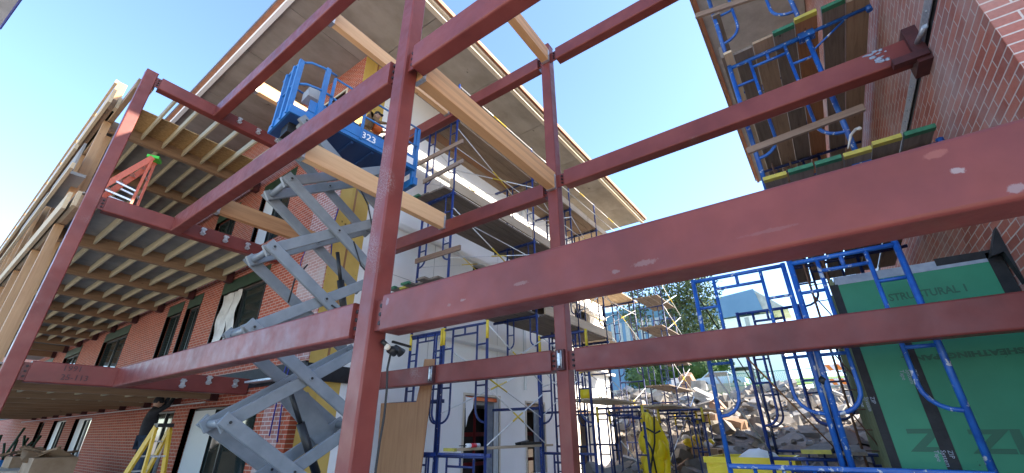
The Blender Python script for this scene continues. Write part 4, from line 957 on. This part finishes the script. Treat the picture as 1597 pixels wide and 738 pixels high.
# ------------------------------------------------------------------ people
def skin_fig(name, joints, bones, mt, parent, sub=1):
    me = bpy.data.meshes.new(name); o = bpy.data.objects.new(name, me); C.objects.link(o)
    O = ORG[parent.name]; o.parent = parent; ORG[o.name] = O; keys = list(joints)
    me.from_pydata([V(joints[k][0])-O for k in keys], [(keys.index(a), keys.index(b)) for a, b in bones], [])
    sk = o.modifiers.new('skin', 'SKIN'); sk.use_smooth_shade = True
    for i, k in enumerate(keys):
        r = joints[k][1]; me.skin_vertices[0].data[i].radius = (r, r) if not isinstance(r, tuple) else r
    me.skin_vertices[0].data[0].use_root = True
    ss = o.modifiers.new('sub', 'SUBSURF'); ss.levels = ss.render_levels = sub
    me.materials.append(M[mt]); return o
def person(base, fwd, pose, label, mats, sc=1.0):
    t = thing('person', label, 'person', base); f = V(fwd).normalized(); s_ = V((0, 0, 1)).cross(f)
    B = V(base); P = lambda a, b, c: B+(f*a+s_*b+V((0, 0, c)))*sc
    J = {k: (P(*v[:3]), v[3]*sc) for k, v in pose.items()}
    body, legs, armk = mats
    legb = [('pel', 'hipL'), ('hipL', 'knL'), ('knL', 'anL'), ('anL', 'toeL'), ('pel', 'hipR'), ('hipR', 'knR'), ('knR', 'anR'), ('anR', 'toeR'), ('pel', 'chest'), ('chest', 'neck'), ('neck', 'head'), ('chest', 'shL'), ('shL', 'elL'), ('elL', 'haL'), ('chest', 'shR'), ('shR', 'elR'), ('elR', 'haR')]
    allj = {k: J[k] for k in J}
    skin_fig('body', allj, legb, body, t, 2)
    lj = {k: (J[k][0], J[k][1]*1.12) for k in ('pel', 'hipL', 'knL', 'anL', 'hipR', 'knR', 'anR')}
    skin_fig('trousers', lj, [('pel', 'hipL'), ('hipL', 'knL'), ('knL', 'anL'), ('pel', 'hipR'), ('hipR', 'knR'), ('knR', 'anR')], legs, t, 2)
    h = J['head'][0]; MB().ball(h, .085*sc, .08*sc, .115*sc, 0, 14, 10).build('head', 'skin', t)
    hd = MB(); hd.ball(h+V((0, 0, .035*sc)), .095*sc, .09*sc, .095*sc, 0, 14, 9); hd.ball(h+f*.09*sc+V((0, 0, .04*sc)), .06*sc, .07*sc, .012*sc, 0, 10, 5); hd.build('cap', armk, t)
    nf = MB(); nf.ball(h+f*.088*sc-V((0, 0, .005)), .015*sc, .012*sc, .022*sc, 0, 8, 6); nf.ball(h+s_*.08*sc, .02*sc, .012*sc, .028*sc, 0, 8, 6); nf.ball(h-s_*.08*sc, .02*sc, .012*sc, .028*sc, 0, 8, 6); nf.build('face_features', 'skin', t)
    for sd in ('L', 'R'):
        a, b = J['el'+sd][0], J['ha'+sd][0]; d = (b-a).normalized(); e = d.cross(V((0, 0, 1)));
        e = e.normalized() if e.length > .1 else V((1, 0, 0)); hm = MB()
        hm.tube([b-d*.02, b+d*.04*sc, b+d*.085*sc], [.03*sc, .042*sc, .034*sc], 8)
        for q_ in range(4):
            o_ = e*(q_-1.5)*.019*sc; n_ = d.cross(e)
            hm.tube([b+d*.08*sc+o_, b+d*.12*sc+o_, b+d*(.145-.006*abs(q_-1))*sc+o_+n_*.025*sc], [.011*sc, .010*sc, .008*sc], 6)
        hm.tube([b+d*.02*sc-e*.03*sc, b+d*.06*sc-e*.06*sc, b+d*.09*sc-e*.058*sc], [.013*sc, .011*sc, .009*sc], 6)
        hm.build('hand', 'skin', t)
    return t
stand = dict(pel=(0, 0, .95, .13), hipL=(0, .09, .9, .09), knL=(.05, .11, .5, .062), anL=(0, .12, .1, .045), toeL=(.16, .13, .05, .04),
             hipR=(0, -.09, .9, .09), knR=(.08, -.12, .52, .062), anR=(.02, -.13, .1, .045), toeR=(.18, -.14, .05, .04),
             chest=(.0, 0, 1.3, .15), neck=(.0, 0, 1.5, .055), head=(.03, 0, 1.62, .06), shL=(0, .19, 1.42, .065), elL=(.16, .24, 1.62, .045), haL=(.20, .12, 1.82, .032),
             shR=(0, -.19, 1.42, .065), elR=(.20, -.22, 1.56, .045), haR=(.28, -.10, 1.80, .032))
wp = ux(238, 665, 3.55)
person((3.70, wp.y+.75, -1.12), (1, -.25, 0), stand, 'worker in black shirt and dark jeans reaching overhead on the yellow ladder', ('cloth_k', 'denim', 'cloth_k'), 1.12)
crouch = dict(pel=(0, 0, .55, .14), hipL=(.02, .09, .52, .10), knL=(.34, .13, .50, .07), anL=(.18, .13, .10, .05), toeL=(.32, .14, .05, .04),
              hipR=(.02, -.09, .52, .10), knR=(.30, -.14, .42, .07), anR=(.08, -.14, .10, .05), toeR=(.24, -.15, .05, .04),
              chest=(.12, 0, .92, .17), neck=(.22, 0, 1.10, .06), head=(.30, 0, 1.2, .06), shL=(.14, .2, 1.03, .075), elL=(.34, .26, .86, .05), haL=(.56, .18, .86, .034),
              shR=(.14, -.2, 1.03, .075), elR=(.36, -.24, .80, .05), haR=(.56, -.12, .92, .034))
pq = person(tuple(lp(.30, .32, PZ+.10)), LU-LN*.5, crouch, 'worker in brown work jacket crouching on the blue lift platform', ('cloth_br', 'cloth_br', 'cloth_k'), .8)
q = MB(); q.ball(lp(.62, .35, PZ+.83), .14, .12, .12, .15, 10, 7); tag(q.build('safety_vest', 'vest'), 'orange safety vest bundle hanging over the lift rail', 'vest')
q = MB(); q.tube([lp(.62, .0, PZ+.42), lp(.82, -.02, PZ+.46)], .05, 9); q.tube([lp(.62, .0, PZ+.42), lp(.58, .02, PZ+.28)], .03, 7); o_ = tag(q.build('power_drill', 'black'), 'black and red power drill held at the lift rail', 'drill')
MB().tube([lp(.82, -.02, PZ+.46), lp(.90, -.03, PZ+.47)], .052, 9).build('drill_cap', 'red_tool', o_)

# ------------------------------------------------------------------ ladders
def stepladder(name, label, top, footA, footB, wvec, mt, topmt, nr=6, r=.03):
    top, fa, fb, wv = V(top), V(footA), V(footB), V(wvec); t = thing(name, label, 'ladder', (fa+fb)/2)
    for s_, k_ in ((-1, .8), (1, .8)):
        MB().bar(fa+wv*s_, top+wv*s_*.55, .045, .12).build('rail', mt, t); MB().bar(fb+wv*s_, top+wv*s_*.55+V((0, 0, -.04)), .05, .08).build('rail', mt, t)
    for k in range(1, nr+1):
        f_ = k/(nr+1); a = fa.lerp(top, f_); ww_ = wv*(1-.45*f_); MB().bar(a-ww_, a+ww_, .085, .03).build('step', 'alu', t)
        if k % 2: b = fb.lerp(top, f_); MB().bar(b-ww_, b+ww_, .03, .03).build('brace_bar', 'alu', t)
    for f_ in (.38, .52):
        for s_ in (-1, 1): MB().bar(fa.lerp(top, f_)+wv*s_*.8, fb.lerp(top, f_-.06)+wv*s_*.8, .02, .04).build('spreader', 'alu', t)
    d = wv.normalized(); e = d.cross(V((0, 0, 1)))
    MB().obox(top+V((0, 0, .03)), d, e, V((0, 0, 1)), wv.length*.62, .12, .035).build('top_cap', topmt, t)
    return t
tp_ = uy(240, 250, 12.3); 
stepladder('step_ladder', 'orange fibreglass step ladder with lime green top standing on the timber deck', tp_, (tp_.x-.95, 12.45, 4.36), (tp_.x-.02, 12.3, 4.36), (.10, .20, 0), 'fiber_r', 'green_pl')
tq = ux(255, 666, 3.45)
stepladder('step_ladder', 'yellow step ladder under the worker in front of the lower windows', (tq.x, tq.y, tq.z), (tq.x-.15, tq.y+1.0, GZ), (tq.x+.05, tq.y-.35, GZ), (.22, .0, 0), 'fiber_y', 'black')

# ------------------------------------------------------------------ near bits
wl = thing('work_light', 'small black twin work light clamped on the back of the big post', 'work light', (2.53, 3.22, .70))
a_ = uy(606, 538, 3.1); 
def wu(px, py): return uy(px, py, 3.18)
b_ = MB(); b_.tube([wu(596, 532), wu(610, 545)], .022, 8); b_.tube([wu(606, 545), wu(616, 548)], [.03, .05], 10); b_.tube([wu(616, 540), wu(626, 551)], [.018, .045], 10); b_.bar(wu(612, 533), wu(640, 541), .02, .02); b_.build('lamp_body', 'black', wl)
MB().tube([wu(599, 541)+V((0, -.03, 0)), wu(603, 543)+V((0, -.03, 0))], .026, 10).build('lamp_face', 'fascia', wl)
cd_ = MB(); pts = [wu(x_, y_) for x_, y_ in ((610, 548), (604, 575), (603, 610), (599, 650), (592, 690), (585, 738), (580, 800))]; cd_.tube(pts, .010, 7)
tag(cd_.build('electric_cord', 'rubber'), 'black power cord hanging straight down beside the big post', 'cord')
pb = MB(); Xp = 6.12
P = [ux(583, 805, Xp), ux(594, 629, Xp), ux(649, 627, Xp), ux(655, 600, Xp), ux(662, 560, Xp), ux(678, 560, Xp), ux(646, 800, Xp)]
for i_ in (0, 6): P[i_].z = GZ+.01
pb.prism(P, (.02, 0, 0)); tag(pb.build('plywood_sheet', 'plyboard'), 'tall brown plywood sheet standing behind the foot of the big post', 'plywood')
# roof corner of another structure at the top left
pc = MB(); P = [uz(-260, -330, 5), uz(0, 43, 5), uz(31, 0, 5), uz(150, -165, 5), uz(60, -420, 5)]
pc.prism(P, (0, 0, .05)); cn = pc.build('canopy_panel', 'greyp'); tag(cn, 'grey canopy corner poking into the top left sky', 'canopy')
MB().tube([uz(0, 45, 4.99), uz(150, -165, 4.99)], .012, 6).build('edge_trim', 'redhose', cn)

# cartons and bin at lower left
bt = thing('carton', 'pale open carton on the ground at the lower left corner', 'carton', ux(20, 738, 2.6))
p = ux(22, 738, 2.6); k = MB()
k.box(p.x-.5, p.x+.5, p.y-1.1, p.y+1.4, GZ, p.z+.10); k.build('box_body', 'cardw', bt)
for (a, b, lb, mt) in (((38, 705), (60, 738), 'brown carton with open flaps behind the pale carton', 'card'), ((70, 706), (98, 738), 'crumpled brown cardboard heap beside the lower window', 'card')):
    p = ux((a[0]+b[0])/2, a[1], 2.9); o = MB(); s_ = .55
    o.box(p.x-.4, p.x+.4, p.y-s_, p.y+s_, GZ, p.z-.1)
    ob = tag(o.build('carton', mt), lb, 'carton'); fl = MB()
    for q_ in range(5):
        c0 = p+V((random.uniform(-.3, .3), random.uniform(-.6, .6), random.uniform(-.12, .05))); chunk(fl, c0, .3, .28, .02)
    fl.build('flap', mt, ob)
tr = thing('tool_heap', 'teal bin with green hoses and tools at the lower left edge', 'bin', ux(8, 735, 3.3))
p = ux(8, 722, 3.3); MB().tube([(p.x, p.y, GZ), (p.x, p.y, p.z+.1)], [.45, .55], 16).build('bin_body', 'lift_b', tr)
q = MB()
for k_ in range(14): a = V((p.x+random.uniform(-.5, .5), p.y+random.uniform(-.8, .8), p.z+random.uniform(.0, .3))); q.tube([a, a+V((random.uniform(-.3, .3), random.uniform(-.5, .5), random.uniform(.2, .9)))], .04, 6)
q.build('hoses', 'green_d', tr)

# ------------------------------------------------------------------ yellow things on the slope
ys_ = MB(); X = 11.6; n = 12
left = [(1003, 649), (1000, 672), (998, 700), (1000, 725), (1005, 760)]; right = [(1020, 650), (1030, 668), (1036, 690), (1044, 715), (1050, 760)]
P = []
for i in range(5):
    for j in range(7):
        a, b = ux(*left[i], X), ux(*right[i], X); q = a.lerp(b, j/6); q.x = X+.25*math.sin(j*1.1+i*.8)-.12*math.sin(i*2.3+j); P.append(q)
ys_.add(P, [(i*7+j, i*7+j+1, (i+1)*7+j+1, (i+1)*7+j) for i in range(4) for j in range(6)], True)
for px_, py_, r_ in ((1008, 655, .16), (1016, 668, .2), (1008, 690, .22), (1024, 700, .25), (1018, 722, .3)): ys_.ball(ux(px_, py_, X+.15), r_*.6, r_, r_*1.2, .12, 10, 7)
yo = tag(ys_.build('debris_chute', 'yplastic'), 'crumpled yellow plastic sheet strapped on the far scaffold', 'plastic sheet')
st = MB()
for pts in (((1020, 648), (1021, 690), (1014, 738)), ((1004, 680), (1016, 700), (1024, 738)), ((1008, 668), (1022, 676), (1030, 672))): st.tube([ux(*q_, X-.32) for q_ in pts], .022, 6)
st.build('strap', 'black', yo)
tr_ = thing('yellow_bin', 'long open yellow bin at the foot of the rubble behind the blue bearer', 'bin', ux(1180, 742, 10))
def bu(px, py, X=10.0): return ux(px, py, X)
k = MB(); y0, y1 = ux(1115, 730, 10).y, ux(1245, 730, 10).y; zt, zb_ = ux(1180, 712, 10).z, GZ
for (xa, xb, ya_, yb_) in ((9.4, 9.44, y1, y0), (10.8, 10.84, y1, y0), (9.44, 10.8, y1, y1+.04), (9.44, 10.8, y0-.04, y0)): k.box(xa, xb, ya_, yb_, zb_, zt)
k.box(9.44, 10.8, y1+.04, y0-.04, zb_, zb_+.05); k.build('bin_wall', 'yplastic', tr_)
k = MB(); k.box(9.36, 9.40, y1-.03, y0+.03, zt-.09, zt+.01, ); k.build('bin_rim', 'yplastic', tr_)
k = MB(); k.ball((10.2, (y0+y1)/2-.1, zt-.12), .3, .4, .25, .12, 12, 8); o_ = tag(k.build('white_sack', 'foam'), 'white sack lying in the long yellow bin', 'sack')
bk_ = thing('bucket', 'small yellow bucket on the pale boards behind the second post', 'bucket', (11.0, 5.0, .77))
p = ux(913, 612, 11.2); MB().tube([(11.2, p.y, .77), (11.2, p.y, 1.06)], [.13, .17], 14).build('pail', 'yplastic', bk_); MB().tube([(11.2, p.y-.17, 1.0), (11.1, p.y, 1.1), (11.2, p.y+.17, 1.0)], .008, 5).build('handle', 'black', bk_)
k = MB(); p = ux(1088, 688, 16)
for i in range(9): k.mi(i % 2).ball(p+V((random.uniform(-.2, .2), random.uniform(-.35, .35), random.uniform(-.12, .15))), .13, .15, .11, .15, 9, 6)
tag(k.build('glove_pile', ['yplastic', 'foam']), 'small heap of yellow and white gloves on the rubble', 'gloves')
p = ux(1100, 702, 16); k = MB(); k.box(p.x-.4, p.x+.4, p.y-.45, p.y+.35, p.z, p.z+.05); k.box(p.x-.4, p.x-.3, p.y-.45, p.y+.35, p.z-.12, p.z); k.box(p.x+.3, p.x+.4, p.y-.45, p.y+.35, p.z-.12, p.z)
tag(k.build('timber_pallet', 'post'), 'orange timber pallet scrap under the glove heap', 'pallet')

# ------------------------------------------------------------------ far background
lw = MB(); lw.box(42, 42.6, 6.0, 20, 2.2, 3.75); lw.box(42, 42.6, -3.5, 1.2, 2.5, 3.6); tag(lw.build('low_wall', 'conc'), 'long low concrete wall beyond the rubble under the hedge', 'wall')
p = ux(1060, 604, 41); wb = MB(); wb.box(40.6, 41.6, p.y-.55, p.y+.55, p.z-.7, p.z+.75); o_ = tag(wb.build('white_container', 'foam'), 'white square container with round mark before the low wall', 'container')
MB().tube([(40.59, p.y, p.z+.1), (40.57, p.y, p.z+.1)], .22, 16).build('round_mark', 'greyp', o_)
def leaves(mb, c, rx, ry, rz, n, s0, s1):
    for i in range(n):
        while True:
            q = V((random.uniform(-1, 1), random.uniform(-1, 1), random.uniform(-1, 1)))
            if .1 < q.length < 1: break
        q = V(c)+V((q.x*rx, q.y*ry, q.z*rz)); s_ = random.uniform(s0, s1)
        a = V((random.gauss(0, 1), random.gauss(0, 1), random.gauss(0, 1))).normalized(); b = a.cross(V((random.gauss(0, 1), random.gauss(0, 1), random.gauss(0, 1)))).normalized()
        mb.add([q-a*s_, q-b*s_*.4, q+a*s_, q+b*s_*.4], [(0, 1, 2, 3)])
tr = thing('olive_tree', 'open crowned olive tree with forked leaning trunk beyond the rubble', 'tree', ux(1008, 560, 36))
def tx(px, py, X=36): return ux(px, py, X)
tk = MB(); tk.tube([tx(1000, 570), tx(1012, 535), tx(1032, 515), tx(1044, 500), tx(1052, 478)], [.38, .3, .26, .2, .12], 8)
tk.tube([tx(1032, 515), tx(1020, 505), tx(1018, 485)], [.14, .1, .05], 6); tk.tube([tx(1040, 505), tx(1056, 518), tx(1068, 528)], [.16, .12, .05], 6)
tk.tube([tx(1050, 485), tx(1070, 470), tx(1085, 455)], [.12, .08, .03], 6); tk.tube([tx(1046, 495), tx(1038, 470), tx(1036, 450)], [.10, .07, .03], 6); tk.tube([tx(1052, 480), tx(1058, 455), tx(1060, 438)], [.1, .06, .02], 6)
tk.tube([tx(1000, 560), tx(980, 500), tx(985, 450)], [.2, .1, .04], 6)
tk.build('trunk', 'bark', tr)
cr = MB()
for px_, py_, rx, rz, n in ((1062, 450, 1.9, 1.6, 520), (1085, 470, 1.6, 1.5, 420), (1045, 470, 1.7, 1.2, 380), (1075, 495, 2.2, 1.3, 520), (1095, 510, 1.7, 1.3, 420), (1050, 515, 1.3, .9, 180), (1078, 440, 1.4, 1.0, 260), (1035, 440, 1.2, .9, 160), (1005, 455, 1.7, 1.2, 240), (985, 475, 1.6, 1.5, 300), (1105, 450, 1.2, 1.2, 120), (1090, 530, 2.3, 1.0, 420), (995, 500, 1.2, 1.0, 200)):
    c0 = tx(px_, py_); leaves(cr, c0, 1.6, rx, rz, int(n*1.6), .10, .21)
cr.build('crown', 'leaf', tr)
for i, (px_, py_, X, ry, rz, lb) in enumerate(((1030, 572, 46, 3.2, 1.5, 'dark rounded hedge clump behind the low wall left of the boulders'), (1075, 572, 47, 3.0, 1.5, 'dark hedge clump behind the boulders on the wall'), (1005, 585, 45, 2.2, 1.8, 'dark bush at the far scaffold foot'), (1108, 566, 50, 2.4, 1.3, 'dark bush above the first blue loop'))):
    c0 = ux(px_, py_, X); t = thing('bush', lb, 'bush', (c0.x, c0.y, c0.z-rz)); f = MB(); f.ball(c0, 1.2, ry*.8, rz*.8, .15, 12, 8); leaves(f, c0, 1.8, ry, rz, 900, .14, .32); f.build('foliage', 'leaf_g', t)
    MB().tube([(c0.x, c0.y, c0.z-rz-1), (c0.x, c0.y, c0.z)], .12, 6).build('stem', 'bark', t)
gr = MB()
for i in range(4500):
    x, y = random.uniform(34, 44), random.uniform(-4, 8); z = terr(x, y)+.1; h_ = random.uniform(.2, .6); a = random.uniform(0, PI)
    d = V((math.cos(a), math.sin(a), 0))*.05; b = V((x, y, z-.2)); gr.add([b-d, b+d, b+V((random.uniform(-.1, .1), random.uniform(-.1, .1), h_))], [(0, 1, 2)])
tag(gr.build('grass', 'grass', org=(39, 2, 3)), 'bright green grass on the bank above the rubble', 'grass', kind='stuff')
# grass bank
def bquad(px0, px1, pyt, X, z0, mt, name, label, cat, t=.4):
    a, b = ux(px0, pyt, X), ux(px1, pyt, X); m = MB().box(X, X+t, min(a.y, b.y), max(a.y, b.y), z0, max(a.z, b.z)); return tag(m.build(name, mt), label, cat)
gb_ = MB(); P0 = [(x, y) for x in range(44, 80, 3) for y in range(-30, 40, 3)]
k = MB(); xs_ = list(range(43, 82, 3)); ysr = list(range(-12, 12, 3))
for x in xs_:
    for y in ysr: k.v.append(V((x, y, 3.4+(x-43)*.10+noise.noise(V((x*.2, y*.2, 0)))*.5)))
for i in range(len(xs_)-1):
    for j in range(len(ysr)-1): a = i*len(ysr)+j; k.f.append([a, a+len(ysr), a+len(ysr)+1, a+1]); k.m.append(0); k.sm.append(True)
tag(k.build('grass_bank', 'grass'), kind='structure')
# chain fence
fc = thing('fence', 'thin teal mesh fence along the grass bank behind the rubble', 'fence', (41, 0, 3.3)); M['teal'] = mat('teal_mesh', (.12, .34, .30), .6)
f = MB(); 
for z in (4.35, 3.4): f.tube([(41, -4, z), (41, 7, z)], .03, 5)
for i in range(70): y = -4+i*.16; f.tube([(41, y, 3.4), (41, y+.5, 4.35)], .010, 3, False); f.tube([(41, y+.5, 3.4), (41, y, 4.35)], .010, 3, False)
f.build('mesh_panel', 'teal', fc)
for i in range(6): MB().tube([(41, -4+i*2.2, 2.8), (41, -4+i*2.2, 4.45)], .045, 6).build('fence_post', 'greyp', fc)
# barricade
p = ux(1303, 578, 30); bc = thing('barricade', 'orange and white striped barricade board on the bank left of the green box', 'barricade', (30, p.y, p.z-1))
for k_, dz in enumerate((0, -.75)):
    z0 = p.z+dz; b = MB().box(30, 30.05, p.y-.8, p.y+.8, z0, z0+.34).build('board', 'white_p', bc)
    q = MB()
    for i in range(4):
        yb_ = p.y-.78+i*.42; q.prism([V((29.995, yb_, z0+.01)), V((29.995, yb_+.2, z0+.01)), V((29.995, yb_+.36, z0+.33)), V((29.995, yb_+.16, z0+.33))], (.003, 0, 0))
    q.build('stripe', 'orange', b)
q = MB(); q.box(30.06, 30.1, p.y-.75, p.y-.68, p.z-1.6, p.z+.4); q.box(30.06, 30.1, p.y+.68, p.y+.75, p.z-1.6, p.z+.4); q.build('upright', 'greyp', bc)
# distant buildings
db = thing('building', 'distant blue clad building with glazed strips behind the olive tree', 'building', (75, 22, 6))
a, b = ux(905, 495, 70), ux(1108, 497, 70); top = a.z
MB().box(70, 80, b.y, a.y+3, 3, top).build('wall', 'bluewall', db)
q = MB(); yv = b.y
while yv < a.y: q.box(69.9, 69.99, yv, yv+.7, top-5.5, top-2.2); yv += 1.3
q.build('window_strip', 'greyp', db); MB().box(69.93, 69.99, b.y, a.y+3, top-2.0, top-.2).build('glazing', 'bluedk', db)
d2 = thing('building', 'distant white building with a big flat blue roof screen', 'building', (60, 7, 6))
a, b = ux(1098, 470, 62), ux(1179, 468, 62); c1 = ux(1105, 500, 62)
MB().prism([V((62, a.y, a.z)), V((62, b.y, a.z+.6)), V((62, b.y-.5, c1.z+.2)), V((62, a.y, c1.z))], (6, 0, 0)).build('roof_screen', 'bluewall', d2)
a2, b2 = ux(1120, 500, 62.5), ux(1205, 500, 62.5); MB().box(62.5, 72, b2.y, a2.y, 3, c1.z-.02).build('wall', 'foam', d2)
MB().prism([V((62.2, b.y, a.z+.5)), V((62.2, b.y-3.2, c1.z+.1)), V((62.2, b.y, c1.z+.1))], (6, 0, 0)).build('gable', 'conc', d2)
MB().box(62.4, 62.49, b2.y+2.6, b2.y+3.1, c1.z-1.6, c1.z-.2).build('door', 'greyp', d2)
hl = MB(); hp = ux(1012, 505, 220); hl.ball((230, hp.y, 0), 30, 40, hp.z, .05, 24, 10); M['hill'] = noisy('dry_hill', (.30, .27, .15), (.38, .34, .20), .1, .95, bmp=0); tag(hl.build('hills', 'hill'), kind='structure')
# car and digger in the distance
def car(px, py, X, label, mt):
    p = ux(px, py, X); t = thing('parked_car', label, 'car', (X, p.y, p.z-.7)); L_, W_ = 4.2, 1.75; z = p.z-.7
    prof = [(-2.1, .3), (-2.05, .75), (-1.2, .9), (-.75, 1.38), (.8, 1.42), (1.5, .92), (2.08, .8), (2.1, .3)]
    MB().prism([V((X, p.y+u_, z+h_)) for u_, h_ in prof], (W_, 0, 0)).build('body', mt, t)
    MB().prism([V((X-.01, p.y+u_, z+h_)) for u_, h_ in ((-1.05, .95), (-.68, 1.3), (.74, 1.34), (1.3, .96))], (.008, 0, 0)).build('side_window', 'dkglass', t)
    for u_ in (-1.35, 1.35):
        w_ = MB().tube([(X-.02, p.y+u_, z+.33), (X+.2, p.y+u_, z+.33)], .33, 16).build('wheel', 'rubber', t); MB().tube([(X-.035, p.y+u_, z+.33), (X-.02, p.y+u_, z+.33)], .2, 12).build('rim', 'alu', w_)
M['carblue'] = mat('pale_blue_paint', (.35, .50, .62), .3)
car(1122, 592, 43, 'pale blue parked car beyond the rubble right of the boulders', 'carblue')
car(1162, 582, 52, 'white parked car farther back on the bank between blue legs', 'white_p')
